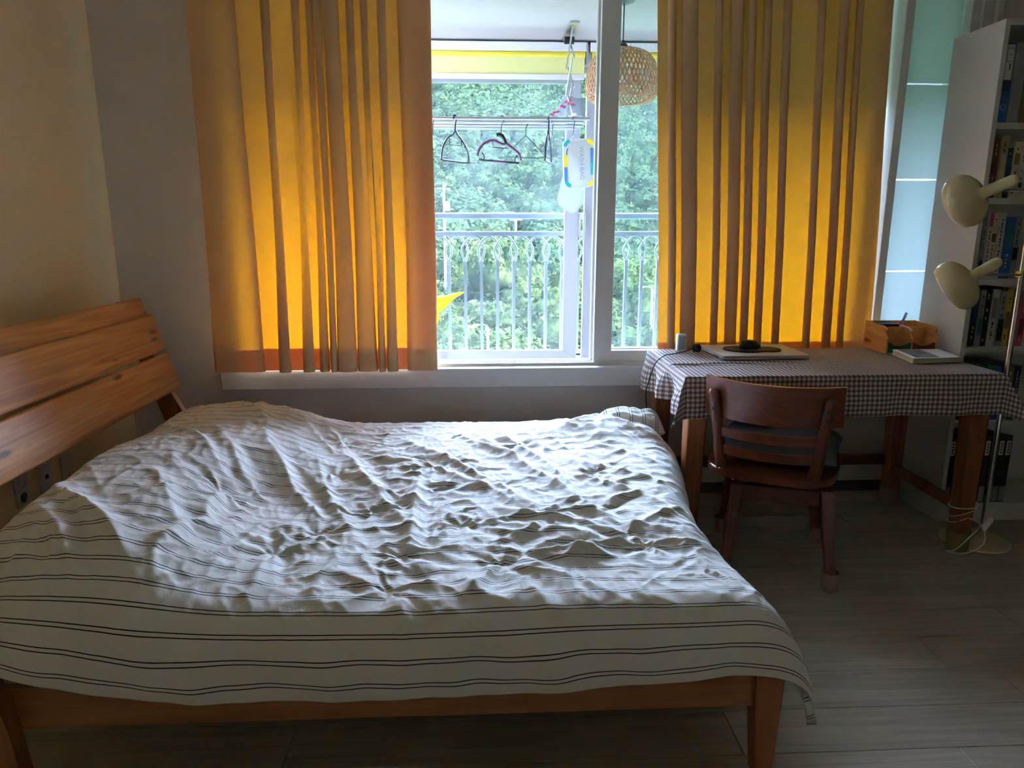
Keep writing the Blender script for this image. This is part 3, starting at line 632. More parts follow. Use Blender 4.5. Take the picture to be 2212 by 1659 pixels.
def tablecloth():
    na, nb = 260, 150; ov = .165
    a = np.linspace(-ov, (DX1 - DX0) + ov, na); b = np.linspace(-.175, (DY1 - DY0) + .13, nb)
    A, B = np.meshgrid(a, b, indexing='ij')
    def ed(t, r=.012):
        t = np.maximum(t, 0); ph = np.minimum(t / r, PI / 2); st = np.maximum(t - r * PI / 2, 0); return r * np.sin(ph), r * (1 - np.cos(ph)) + st
    W, D = DX1 - DX0, DY1 - DY0
    o1, d1 = ed(-A); o2, d2 = ed(A - W); o3, d3 = ed(-B); o4, d4 = ed(B - D)
    dx = d1 + d2; dy = d3 + d4
    X = DX0 + np.clip(A, 0, W) - o1 + o2; Y = DY0 + np.clip(B, 0, D) - o3 + o4
    # corners: cloth hangs as the longer of the two falls, its spare width swinging out as a soft ear
    fall = np.maximum(dx, dy) + .12 * np.minimum(dx, dy); ear = np.minimum(dx, dy)
    ek = np.where(B > D / 2, .05, .42); X += np.sign(A - W / 2) * ear * ek; Y += np.sign(B - D / 2) * ear * ek
    hang = sstep(fall, .015, .12)
    X += np.where(dx > dy, np.sign(A - W / 2), 0) * hang * (.010 + (.022 * np.sin(B * 21 + 1.0) + .006 * np.sin(B * 47)) * np.where(A > W / 2, .25, 1))
    Y += np.where(dy >= dx, np.sign(B - D / 2), 0) * hang * (.006 + .009 * np.sin(A * 17 + 2) + .004 * np.sin(A * 41))
    z = DZ + .003 - fall
    # creases on the top, a long fold running in from the left end and a crumpled patch
    top = (fall < .004)
    cre = .0022 * np.abs(perlin(A * 14, B * 14, 61)) * np.exp(-((A - .42) / .22) ** 2 - ((B - .17) / .10) ** 2) * 4
    fd = B - (.23 + .05 * A / .6); cre += .008 * np.exp(-(fd / .010) ** 2) * sstep(.75 - A, 0, .5) + .004 * np.exp(-((fd + .03) / .009) ** 2) * sstep(.6 - A, 0, .4)
    cre += .0012 * np.abs(perlin(A * 7, B * 7, 62)) + .0015 * np.exp(-((B - .25 - .3 * (A - 1.0)) / .006) ** 2) * sstep(A, .85, 1.0)
    z = z + np.where(top, cre, 0) * np.clip(1, 0, 1)
    # left end sags in a deep fold between the two hanging corners
    dip = np.exp(-((B - .24) / .05) ** 2); X += np.where(dx > dy, 1, 0) * (A < W / 2) * hang * dip * .045
    z -= np.where((A < W / 2) & (dx > dy), 1, 0) * hang * .03 * sstep(B, .2, .6)
    P = np.stack([X, Y, z], -1); UV = np.stack([A, B], -1)
    o = finish('tablecloth', grid_mesh('tablecloth', P, UV), 'gingham')
    s = o.modifiers.new('thickness', 'SOLIDIFY'); s.thickness = .0015; s.offset = 1
    return tag(o, 'brown and white gingham tablecloth draped over the desk', 'tablecloth')
tablecloth()
TZ = DZ + .0062

# ------------------------------------------------------------------ things on the desk
# laptop
def quad_slab(bm, q, z0, z1, bev=.004):
    prism(bm, q, 'z', z0, z1, bev); return bm
c0 = Vector((1.275, 3.215)); ang = .02
def rot2(p, c, a): return (c[0] + p[0] * math.cos(a) - p[1] * math.sin(a), c[1] + p[0] * math.sin(a) + p[1] * math.cos(a))
lap = thing('laptop', 'closed silver laptop under the black mouse pad', 'laptop', (c0.x, c0.y, TZ + .003))
def rrect(w, d, r, c, a, n=4):
    out = []
    for sx, sy, a0 in ((1, 1, 0), (-1, 1, PI / 2), (-1, -1, PI), (1, -1, 1.5 * PI)):
        for k in range(n + 1):
            t = a0 + k / n * PI / 2; out.append(rot2((sx * (w / 2 - r) + r * math.cos(t), sy * (d / 2 - r) + r * math.sin(t)), c, a))
    return out
LZ = TZ + .003
finish('base', prism(bmesh.new(), rrect(.40, .30, .012, c0, ang), 'z', LZ, LZ + .010, .002), 'laptop_silver', lap, smooth=True)
finish('lid', prism(bmesh.new(), rrect(.402, .302, .012, c0, ang), 'z', LZ + .0115, LZ + .018, .002), 'laptop_silver', lap, smooth=True)
for k in range(4):
    p = rot2((-.2003, -.10 + k * .018), c0, ang); finish('port', bx(p[0] - .0012, p[0] + .0012, p[1] - .006, p[1] + .006, LZ + .003, LZ + .008), 'cord_black', lap)
PZ = LZ + .0185
pad = spline([(-.125, .0, 0), (-.11, .055, 0), (-.04, .085, 0), (.03, .07, 0), (.055, .045, 0), (.09, .05, 0), (.128, .015, 0), (.125, -.04, 0), (.085, -.065, 0), (.04, -.06, 0), (-.02, -.075, 0), (-.095, -.05, 0)], 5, True)
pc = (1.262, 3.205)
o = finish('mouse_pad', prism(bmesh.new(), [(pc[0] + p.x, pc[1] + p.y) for p in pad], 'z', PZ, PZ + .007, .002), 'black_rubber', smooth=True); tag(o, 'black mouse pad with wrist rest lying on the laptop', 'mouse pad')
mo = thing('computer_mouse', 'black computer mouse resting on the mouse pad', 'mouse', (1.265, 3.235, PZ + .0075))
bm = bmesh.new(); bmesh.ops.create_uvsphere(bm, u_segments=24, v_segments=14, radius=1)
for v in bm.verts:
    v.co.z = max(v.co.z, -.15) + .15; v.co = Vector((1.265 + v.co.x * .05 * (1 - .12 * v.co.y), 3.235 + v.co.y * .032, PZ + .0078 + v.co.z * .031))
finish('shell', bm, 'mouse_black', mo, smooth='all')
finish('scroll_wheel', tube(bmesh.new(), [(1.232, 3.231, PZ + .030), (1.232, 3.239, PZ + .030)], .008, 12), 'black_rubber', mo)
# white adapter standing on the cloth and the black plug with its cable
ad = thing('adapter', 'white upright adapter box at the left end of the desk', 'adapter', (.955, 3.29, TZ + .004))
bm = bx(.934, .978, 3.272, 3.312, TZ + .004, TZ + .086, .006, 3); finish('body', bm, 'white_plastic', ad, smooth=True)
finish('face', bx(.940, .972, 3.2705, 3.2718, TZ + .014, TZ + .076), 'laptop_silver', ad)
pg = thing('charger_cable', 'black charging cable and plug trailing over the left desk edge', 'cable', (1.0, 3.25, TZ))
cab = spline([(1.0, 3.25, TZ + .022), (.965, 3.235, TZ + .014), (.92, 3.20, TZ + .012), (.875, 3.165, TZ + .012), (.838, 3.135, TZ + .012), (.800, 3.135, TZ - .02), (.782, 3.16, TZ - .09), (.785, 3.24, .60), (.80, 3.26, .50), (.798, 3.26, .42), (.79, 3.26, .33), (.79, 3.26, .2), (.79, 3.25, .05), (.80, 3.22, .006), (.82, 3.16, .006)], 8)
finish('cord', tube(bmesh.new(), cab, .0026, 6), 'cord_black', pg, smooth='all')
bm = tube(bmesh.new(), [(1.0, 3.25, TZ + .024), (1.006, 3.252, TZ + .024), (1.008, 3.253, TZ + .024), (1.03, 3.26, TZ + .024), (1.032, 3.261, TZ + .024)], .02, 10, rs=[.006, .009, .018, .021, .017])
finish('plug', bm, 'cord_black', pg, smooth=True)
for s in (-.006, .006): finish('pin', tube(bmesh.new(), [(1.032, 3.261 + s, TZ + .024), (1.05, 3.268 + s, TZ + .024)], .0024, 8), 'steel', pg)
# wooden desk organiser
ox0, ox1, oy0, oy1 = 1.885, 2.13, 3.175, 3.372; oz = TZ + .003
org = thing('desk_organizer', 'pine desk organiser with scalloped sides and painted fronts', 'organizer', ((ox0 + ox1) / 2, (oy0 + oy1) / 2, oz))
side = [(oy1, 0), (oy0, 0), (oy0, .072), (oy0 + .012, .080), (oy0 + .02, .098), (oy0 + .012, .112), (oy0 + .03, .122), (oy0 + .045, .126), (oy1, .132)]
def org_side(x, nm='side_panel', sc=1.):
    bm = bmesh.new(); prism(bm, [(a, oz + b * sc) for a, b in side], 'x', x, x + .008, .001); return finish(nm, bm, 'organizer_wood', org)
org_side(ox0); org_side(ox1 - .008); org_side((ox0 + ox1) / 2 - .004, 'divider', .93)
finish('bottom', bx(ox0 + .008, ox1 - .008, oy0 + .008, oy1, oz, oz + .006), 'organizer_wood', org)
finish('back_panel', bx(ox0 + .008, ox1 - .008, oy1 - .008, oy1, oz + .006, oz + .13), 'organizer_wood', org)
finish('shelf_step', bx(ox0 + .008, ox1 - .008, oy0 + .095, oy0 + .103, oz + .006, oz + .112), 'organizer_wood', org)
fr = [(0, 0), (.115, 0), (.115, .046), (.10, .044), (.085, .034), (.06, .028), (.03, .030), (.016, .044), (0, .048)]
for k, (x, mt) in enumerate(((ox0 + .008, 'green_stain'), (ox0 + .124, 'maroon_stain'))):
    finish('front_panel', prism(bmesh.new(), [(x + p * .95, oz + .006 + q) for p, q in fr], 'y', oy0, oy0 + .007, .001), mt, org)
o = finish('note_tray', bx(ox0 + .012, ox0 + .115, oy0 + .106, oy1 - .012, oz + .0085, oz + .125, .003), 'navy_board'); tag(o, 'dark navy card box inside the wooden organiser', 'box')
o = finish('eraser_pen', tube(bmesh.new(), [(1.985, 3.30, oz + .02), (2.01, 3.298, oz + .118), (2.014, 3.297, oz + .134)], .0095, 10, rs=[.0085, .0085, .006]), 'pink_pen', smooth=True); tag(o, 'pink pen standing in the wooden organiser', 'pen')
cp = thing('clear_pen', 'clear pen with blue tip leaning out of the organiser', 'pen', (2.0, 3.32, oz + .01))
finish('barrel', tube(bmesh.new(), [(2.008, 3.335, oz + .02), (2.062, 3.335, oz + .172)], .0065, 10), 'clear_pen', cp, smooth=True)
finish('refill', tube(bmesh.new(), [(2.03, 3.335, oz + .082), (2.058, 3.335, oz + .16)], .003, 8), 'bag_blue', cp)
# book lying on the desk
bk = thing('paperback', 'white paperback with a grey photo cover lying on the desk', 'book', (2.03, 3.07, TZ + .003))
q = [(1.868, 2.935), (2.098, 2.955), (2.128, 3.165), (1.905, 3.160)]; bz = TZ + .004
finish('back_cover', prism(bmesh.new(), q, 'z', bz, bz + .0015), 'page_white', bk)
qi = [(1.872, 2.941), (2.095, 2.96), (2.124, 3.16), (1.908, 3.156)]
finish('page_block', prism(bmesh.new(), qi, 'z', bz + .0015, bz + .021), 'page_white', bk)
fc = finish('front_cover', prism(bmesh.new(), q, 'z', bz + .021, bz + .0225), 'white_plastic', bk)
def lerp2(u, v):
    a = Vector(q[0]).lerp(Vector(q[1]), u); b = Vector(q[3]).lerp(Vector(q[2]), u); return a.lerp(b, v)
pmat('book_photo', srgb(112, 104, 100), .6, noise=.7, nscale=22)
finish('cover_photo', prism(bmesh.new(), [tuple(lerp2(*t)) for t in ((.10, .08), (.58, .08), (.58, .95), (.10, .95))], 'z', bz + .0225, bz + .0231), 'book_photo', fc)

# ------------------------------------------------------------------ swivel chair
CA = math.radians(-30); BA = math.radians(-18)
chair = thing('chair', 'reddish wooden swivel chair with slatted back at the desk', 'chair', (1.225, 2.735, 0))
def T(a, off=(0, 0)): return Matrix.Rotation(a, 4, 'Z') @ Matrix.Translation((off[0], off[1], 0))
def cfin(nm, bm, mt, a, par=None, **k):
    bmesh.ops.transform(bm, matrix=Matrix.Rotation(a, 4, 'Z'), verts=bm.verts); return finish(nm, bm, mt, par or chair, local=True, **k)
SM = 'chair_wood'; SZ = 'chair_wood_z'
for sx, sy in ((-1, -1), (1, -1), (-1, 1), (1, 1)):
    tx, ty, bx_, by = sx * .165, sy * .165, sx * .20, sy * .225
    lg = cfin('leg', hexa(bmesh.new(), (bx_ - .018, bx_ + .018, by - .018, by + .018), (tx - .026, tx + .026, ty - .024, ty + .024), .0015, .385), SZ, BA)
    cfin('foot_sock', lathe(bmesh.new(), [(0, 0), (.026, 0), (.029, .008), (.0305, .05), (.032, .075)], 14, Matrix.Translation((bx_ - sx * .002, by - sy * .002, .0005))), 'sock_beige', BA, lg, smooth=True)
for s in (-1, 1):
    cfin('apron', bx(-.142, .142, s * .165 - .011, s * .165 + .011, .315, .38, .003), SM, BA)
    cfin('apron', bx(s * .165 - .011, s * .165 + .011, -.142, .142, .315, .38, .003), SM, BA)
cfin('swivel_plate', lathe(bmesh.new(), [(0, .385), (.11, .385), (.11, .405), (.06, .405), (.06, .428), (0, .428)], 24), 'dark_metal', BA)
so = (-.015, -.055)
seatp = spline([(-.235, .20, 0), (-.245, 0, 0), (-.225, -.15, 0), (-.15, -.222, 0), (0, -.235, 0), (.15, -.222, 0), (.225, -.15, 0), (.245, 0, 0), (.235, .20, 0), (.18, .238, 0), (0, .245, 0), (-.18, .238, 0)], 5, True)
bm = prism(bmesh.new(), [(p.x + so[0], p.y + so[1]) for p in seatp], 'z', .428, .458, .010)
cfin('seat', bm, SM, CA, smooth=True)
# posts lean back and splay
def backx(z): return (z - .45) * .12
for s in (-1, 1):
    pts = [(s * .165 + so[0], -.185 + so[1], .44), (s * .183 + so[0], -.205 + so[1], .58), (s * .205 + so[0], -.238 + so[1], .765)]
    cfin('back_post', tube(bmesh.new(), spline(pts, 6) + [Vector(pts[-1]) + Vector((s * .002, -.003, .012))], .021, 14, rs=[.023] * 6 + [.020] * 7 + [.011]), SZ, CA, smooth=True)
    for z, y in ((.732, -.232), (.70, -.227)):
        p = Vector((s * .2 + so[0], y + so[1] - .019, z)); cfin('bolt', tube(bmesh.new(), [p, p + Vector((0, -.004, 0))], .0065, 10), 'dark_metal', CA)
def curved_rail(z0, z1, half, t, ybase, bow, lean=.22, n=20):
    bm = bmesh.new(); rows = []
    for k in range(n + 1):
        u = -1 + 2 * k / n; x = u * half; yc = ybase + bow * (1 - u * u)
        r = []
        for dy, z in ((-t / 2, z0), (-t / 2, z1), (t / 2, z1), (t / 2, z0)):
            r.append(bm.verts.new((x + so[0], yc + dy - (z - z0) * lean + so[1], z)))
        rows.append(r)
    for A_, B_ in zip(rows[:-1], rows[1:]):
        for j in range(4): bm.faces.new((A_[j], A_[(j + 1) % 4], B_[(j + 1) % 4], B_[j]))
    bm.faces.new(rows[0][::-1]); bm.faces.new(rows[-1])
    es = [e for e in bm.edges if len(e.link_faces) == 2 and e.calc_face_angle(0) > .6]
    bmesh.ops.bevel(bm, geom=es, offset=.005, segments=2, profile=.5, affect='EDGES')
    return bm
cfin('top_rail', curved_rail(.66, .815, .247, .022, -.150, -.105, .18), SM, CA, smooth=True)
cfin('back_slat', curved_rail(.588, .626, .182, .016, -.205, -.045, .18), SM, CA, smooth=True)
cfin('back_slat', curved_rail(.517, .553, .172, .016, -.195, -.045, .18), SM, CA, smooth=True)
cu = thing('seat_cushion', 'dark grey seat cushion with white care tag on the swivel chair', 'cushion', (1.225, 2.735, .46))
W, UV = pillow_grid(so[0] + .01, so[1] + .05, .0, .46, .40, .12, 36, 3.2, .006, 9)
W = W.copy(); W[..., 2] += .047
me = grid_mesh('cushion_body', W, UV); me.transform(Matrix.Rotation(CA, 4, 'Z')); finish('cushion_body', me, 'cushion_grey', cu, local=True)
bm = bx(-.20, -.155, -.02, .0, -.001, .001); bmesh.ops.transform(bm, matrix=Matrix.Rotation(CA, 4, 'Z') @ Matrix.Translation((.01, -.19, .035)) @ Matrix.Rotation(.5, 4, 'Y'), verts=bm.verts)
finish('care_tag', bm, 'tag_white', cu, local=True)

# ------------------------------------------------------------------ floor lamp
lx, ly = 2.235, 2.86
lamp = thing('floor_lamp', 'chrome floor lamp with two cream mushroom shades beside the desk', 'floor lamp', (lx, ly, 0))
finish('base', lathe(bmesh.new(), [(0, .0), (.135, .0), (.138, .004), (.137, .009), (.12, .0125), (0, .0135)], 48, Matrix.Translation((lx - .03, ly, .0005))), 'lamp_base', lamp, smooth=True)
finish('pole', tube(bmesh.new(), [(lx, ly, .013), (lx, ly, 2.02), (lx, ly, 2.03)], .0115, 14, rs=[.0115, .0115, .006]), 'chrome', lamp, smooth=True)
def mushroom(cen, tip, R):
    cen, tip = Vector(cen), Vector(tip); ax = (tip - cen); H = ax.length; ax.normalize()
    prof = [(0, H), (.010, H - .002), (.018, H - .009), (.0215, H - .02), (.022, H * .72), (.0225, .056), (.028, .047), (.044, .043), (.063, .036), (.082, .023), (.095, .006), (.1, -.014), (.096, -.034), (.085, -.047), (.072, -.051), (.063, -.046), (.056, -.03), (.03, -.012), (0, -.008)]
    prof = [(r * R / .1 if r > .024 else r, z if z > .05 else z * R / .1) for r, z in prof]
    q = Vector((0, 0, 1)).rotation_difference(ax).to_matrix().to_4x4()
    return lathe(bmesh.new(), prof, 48, Matrix.Translation(cen) @ q)
for zc, cen, tip, zr in ((1.5, (1.925, 2.80, 1.478), (2.006, 2.655, 1.549), 1.513), (1.17, (1.938, 2.80, 1.150), (2.034, 2.715, 1.247), 1.180)):
    sh = finish('shade', mushroom(cen, tip, .107), 'cream_gloss', lamp, smooth='all')
    finish('bulb', lathe(bmesh.new(), [(0, -.03), (.02, -.026), (.03, -.008), (.02, .012), (.012, .03), (0, .03)], 20, Matrix.Translation(Vector(cen)) @ Vector((0, 0, 1)).rotation_difference((Vector(tip) - Vector(cen)).normalized()).to_matrix().to_4x4()), 'white_plastic', sh, smooth='all')
    e = Vector(cen).lerp(Vector(tip), .62)
    finish('arm', tube(bmesh.new(), [e, Vector((e.x + .05, ly - .012, zr)), Vector((lx + .09, ly - .012, zr))], .0058, 10), 'chrome', lamp, smooth='all')
    finish('clamp', bx(lx - .018, lx + .018, ly - .026, ly + .016, zr - .014, zr + .014, .004), 'chrome', lamp)
# lamp cord wound around the front leg of the desk
crd = thing('lamp_cord', 'white lamp cord with inline switch wound round the front desk leg', 'cord', (2.08, 2.79, .1))
lcx, lcy = DX1 - .052, DY0 + .045; pts = []
for k in range(46):
    t = k / 45; a = t * 2 * PI * 2.6 + 1; sag = .03 * math.sin(a * 1 + 2.2) * (1 if t > .3 else .4)
    r = .052 + .012 * math.sin(a + 1) * t
    pts.append((lcx + r * math.cos(a), lcy + r * math.sin(a), .215 - .075 * t + sag))
end = pts[-1]; 
pts += [(lcx + .05, lcy - .055, .13), (lcx + .0, lcy - .07, .085), (lcx - .06, lcy - .075, .03), (lcx - .09, lcy - .06, .018), (lcx - .03, lcy - .085, .016), (lcx + .05, lcy - .09, .06), (lcx + .075, lcy - .045, .12)]
cr_ = spline(pts, 4); finish('wire', tube(bmesh.new(), cr_, .0026, 6), 'cord_white', crd, smooth='all')
bm = tube(bmesh.new(), [(lcx + .066, lcy - .058, .105), (lcx + .072, lcy - .05, .118), (lcx + .1, lcy - .046, .15), (lcx + .106, lcy - .045, .158)], .011, 10, rs=[.006, .013, .012, .006])
finish('inline_switch', bm, 'cord_white', crd, smooth=True)

# ------------------------------------------------------------------ bookcase and what it holds
SX0, SX1, SY0, SY1, SH = 2.168, 3.05, 3.07, 3.40, 2.203
bc = thing('bookcase', 'tall white bookcase at the right edge of the room', 'bookcase', ((SX0 + SX1) / 2, (SY0 + SY1) / 2, 0))
for x in (SX0, SX1 - .022): finish('side_panel', bx(x, x + .022, SY0, SY1, 0, SH, .001, 1), 'shelf_white', bc)
finish('top_panel', bx(SX0 + .022, SX1 - .022, SY0, SY1, SH - .024, SH), 'shelf_white', bc)
finish('back_panel', bx(SX0 + .022, SX1 - .022, SY1 - .006, SY1, .08, SH - .024), 'shelf_white', bc)
finish('plinth', bx(SX0 + .022, SX1 - .022, SY0 + .006, SY0 + .024, 0, .06), 'shelf_white', bc)
LEV = [.06, .463, .812, 1.119, 1.466, 1.774]
for z in LEV: finish('shelf', bx(SX0 + .022, SX1 - .022, SY0 + .002, SY1 - .006, z, z + .026), 'shelf_white', bc)
SHN = {0: 'bottom shelf', 1: 'second shelf from the bottom', 2: 'third shelf from the bottom', 3: 'third shelf from the top', 4: 'second shelf from the top', 5: 'top shelf'}
BCOL = {}
def bookmat(n, c):
    if 'spine_' + n not in MATS: pmat('spine_' + n, c, .55, noise=.12, nscale=35)
    return 'spine_' + n
PAL = {'white': srgb(214, 210, 202), 'grey': srgb(150, 150, 150), 'black': srgb(36, 34, 36), 'maroon': srgb(96, 34, 44), 'navy': srgb(38, 48, 84), 'blue': srgb(42, 96, 160), 'teal': srgb(42, 104, 124), 'tan': srgb(188, 164, 124), 'brown': srgb(96, 66, 44), 'yellow': srgb(216, 178, 56), 'olive': srgb(122, 112, 62), 'cream': srgb(222, 208, 176), 'pink': srgb(190, 70, 110), 'green': srgb(58, 98, 66)}
ORD = ['first', 'second', 'third', 'fourth', 'fifth', 'sixth', 'seventh', 'eighth', 'ninth', 'tenth', 'eleventh', 'twelfth', 'thirteenth', 'fourteenth']
def book(x, wd, z, h, dep, colr, band, idx, lev):
    y0 = SY0 + .03 + (SY1 - SY0 - .05 - dep) * .15; mt = bookmat(colr, PAL[colr])
    t = thing('book', f'{colr} book, {ORD[idx]} from left on {SHN[lev]} of white bookcase', 'book', (x + wd / 2, y0 + dep / 2, z), 'books in the bookcase')
    bm = bmesh.new(); box(bm, x, x + wd, y0, y0 + .004, z, z + h, .001, 1); box(bm, x, x + .0025, y0 + .004, y0 + dep, z, z + h); box(bm, x + wd - .0025, x + wd, y0 + .004, y0 + dep, z, z + h)
    c = finish('cover', bm, mt, t)
    finish('page_block', bx(x + .0025, x + wd - .0025, y0 + .004, y0 + dep - .004, z + .004, z + h - .004), 'page_white', t)
    # printed spine: a title panel and rows of small marks
    bc2, zb0, zb1 = band
    finish('title_band', bx(x + wd * .14, x + wd * .86, y0 - .0006, y0 + .0004, z + h * zb0, z + h * zb1), bookmat(bc2, PAL[bc2]), c)
    ink = bookmat('black', PAL['black']) if colr in ('white', 'grey', 'tan', 'yellow', 'cream') else bookmat('cream', PAL['cream'])
    bm = bmesh.new(); zz_ = z + h * .9; R = random.Random(int(x * 9999) + lev)
    while zz_ > z + h * .12:
        ln = R.uniform(.006, .012)
        if not (z + h * zb0 - .01 < zz_ < z + h * zb1 + .012) and R.random() < .75: box(bm, x + wd * .38, x + wd * R.uniform(.52, .64), y0 - .0005, y0 + .0003, zz_ - ln, zz_)
        zz_ -= ln + R.uniform(.003, .010)
    finish('spine_print', bm, ink, c)['kind'] = 'stuff'
def fill(lev, items, xmax=9):
    x = SX0 + .030; z = LEV[lev] + .0265
    for i, (wd, h, colr, band) in enumerate(items):
        if x + wd > SX1 - .03: break
        book(x, wd, z, h, .20 + .02 * ((i * 7) % 3), colr, band, i, lev); x += wd + .0015
# second from the top
fill(4, [(.018, .215, 'grey', ('black', .25, .75)), (.03, .25, 'brown', ('brown', .2, .3)), (.034, .262, 'tan', ('cream', .3, .7)), (.028, .21, 'navy', ('teal', .1, .8)), (.03, .235, 'cream', ('olive', .6, .8)), (.022, .22, 'white', ('navy', .2, .3))])
fill(3, [(.022, .285, 'white', ('grey', .5, .9)), (.02, .288, 'grey', ('navy', .1, .28)), (.022, .29, 'white', ('pink', .78, .98)), (.024, .289, 'cream', ('brown', .55, .68)), (.03, .286, 'white', ('grey', .1, .2)), (.045, .265, 'blue', ('teal', .5, .9)), (.03, .27, 'grey', ('black', .3, .5))])
fill(2, [(.026, .255, 'white', ('grey', .3, .6)), (.027, .265, 'black', ('navy', .4, .8)), (.025, .255, 'grey', ('teal', .2, .5)), (.03, .262, 'black', ('black', .2, .4)), (.032, .258, 'white', ('grey', .5, .85)), (.036, .25, 'grey', ('black', .1, .5)), (.028, .262, 'yellow', ('olive', .3, .6)), (.034, .256, 'blue', ('navy', .4, .7)), (.03, .25, 'pink', ('maroon', .2, .5))])
fill(1, [(.03, .27, 'maroon', ('brown', .6, .8)), (.034, .262, 'navy', ('grey', .3, .5)), (.028, .258, 'brown', ('cream', .4, .7)), (.04, .26, 'teal', ('navy', .2, .6)), (.03, .265, 'green', ('olive', .4, .6)), (.035, .255, 'blue', ('white', .7, .85)), (.03, .26, 'maroon', ('tan', .4, .6)), (.03, .25, 'olive', ('cream', .3, .6)), (.03, .255, 'navy', ('grey', .3, .6))])
# top shelf: blue lever arch file, then paler files
def binder(x, wd, col, lab, labelled=True):
    z = LEV[5] + .0265; h = .318; y0 = SY0 + .022; dep = .27
    t = thing('ring_binder', lab, 'binder', (x + wd / 2, y0 + dep / 2, z), 'files on the top shelf')
    bm = bmesh.new(); box(bm, x, x + wd, y0, y0 + .003, z, z + h, .001, 1); box(bm, x, x + .003, y0 + .003, y0 + dep, z, z + h); box(bm, x + wd - .003, x + wd, y0 + .003, y0 + dep, z, z + h)
    c = finish('cover', bm, bookmat(col, PAL[col]), t)
    finish('page_block', bx(x + .006, x + wd - .006, y0 + .02, y0 + dep - .01, z + .006, z + h - .02), 'page_white', t)
    if labelled:
        l = finish('spine_label', bx(x + wd * .16, x + wd * .9, y0 - .0012, y0 - .0002, z + h * .54, z + h * .97), 'tag_white', c)
        finish('spine_label', bx(x + wd * .16, x + wd * .9, y0 - .0012, y0 - .0002, z + h * .40, z + h * .525), bookmat('navy', PAL['navy']), c)
        bm = bmesh.new()
        for zz_ in (.925, .76): box(bm, x + wd * .2, x + wd * .86, y0 - .0016, y0 - .0011, z + h * zz_, z + h * zz_ + .002)
        box(bm, x + wd * .2, x + wd * .23, y0 - .0016, y0 - .0011, z + h * .76, z + h * .925); box(bm, x + wd * .55, x + wd * .68, y0 - .0016, y0 - .0011, z + h * .66, z + h * .74); box(bm, x + wd * .45, x + wd * .6, y0 - .0016, y0 - .0011, z + h * .845, z + h * .855)
        finish('label_print', bm, 'socket_dark', c)['kind'] = 'stuff'
        bm = bmesh.new(); P = [(x + wd * .5 + .011 * math.cos(2 * PI * k / 16), y0 - .001, z + h * .2 + .011 * math.sin(2 * PI * k / 16)) for k in range(16)]; tube(bm, P, .002, 6, True)
        finish('finger_ring', bm, 'steel', c, smooth='all')
binder(SX0 + .032, .042, 'blue', 'blue ring binder with white spine label on the top shelf')
binder(SX0 + .078, .05, 'grey', 'plain grey ring binder standing right of the blue one on the top shelf', False)
binder(SX0 + .131, .05, 'olive', 'olive ring binder further right on the top shelf', False)
# bottom shelf: dark box with labelled magazines rack
zb = LEV[0] + .0265
for k in range(9):
    x = SX0 + .028 + k * .0335
    t = thing('file_box', f'dark magazine file with white label, {ORD[k]} from left on bottom bookcase shelf', 'file box', (x + .016, SY0 + .15, zb), 'magazine files on the bottom shelf')
    bm = bmesh.new(); prism(bm, [(SY0 + .02, zb), (SY0 + .30, zb), (SY0 + .30, zb + .30), (SY0 + .02, zb + .33)], 'x', x, x + .032, .001)
    c = finish('body', bm, bookmat('inkblue', srgb(34, 36, 48)), t)
    finish('label', bx(x + .006, x + .026, SY0 + .0185, SY0 + .0198, zb + .235, zb + .305), 'tag_white', c)
    bm = bmesh.new()
    for j in range(4): box(bm, x + .012, x + .020, SY0 + .0178, SY0 + .0184, zb + .245 + j * .014, zb + .253 + j * .014)
    finish('label_print', bm, 'socket_dark', c)['kind'] = 'stuff'
    finish('lower_panel', bx(x + .002, x + .030, SY0 + .0185, SY0 + .0198, zb + .005, zb + .08), bookmat('grey', PAL['grey']), c)

# ------------------------------------------------------------------ wall sockets under the headboard
for k, (y, z, kind, lab) in enumerate(((2.585, .415, 2, 'round-hole wall socket plate nearest the viewer, under the headboard'), (2.735, .405, 1, 'wall plate with one small hole, middle of three under the headboard'), (2.885, .395, 0, 'blank wall plate, farthest of three under the headboard'))):
    t = thing('wall_socket', lab, 'socket', (XL, y, z - .06), 'wall plates under the headboard')
    p = finish('plate', bx(XL + .0005, XL + .011, y - .037, y + .037, z - .06, z + .06, .004), 'socket_plate', t, smooth=True)
    if kind == 2:
        for dz in (.026, -.028):
            finish('outlet', lathe(bmesh.new(), [(0, 0), (.019, 0), (.0195, .0015), (.016, .0018), (.015, .0006), (0, .0006)], 20, Matrix.Translation((XL + .011, y, z + dz)) @ Matrix.Rotation(PI / 2, 4, 'Y')), 'socket_dark' if dz < 0 else 'socket_plate', p)
    elif kind == 1: finish('jack', lathe(bmesh.new(), [(0, .004), (.007, .004), (.008, 0), (.011, 0)], 14, Matrix.Translation((XL + .011, y, z + .01)) @ Matrix.Rotation(PI / 2, 4, 'Y')), 'socket_dark', p)
    else: finish('jack', lathe(bmesh.new(), [(0, .003), (.005, .003), (.006, 0), (.008, 0)], 14, Matrix.Translation((XL + .011, y, z - .035)) @ Matrix.Rotation(PI / 2, 4, 'Y')), 'socket_dark', p)

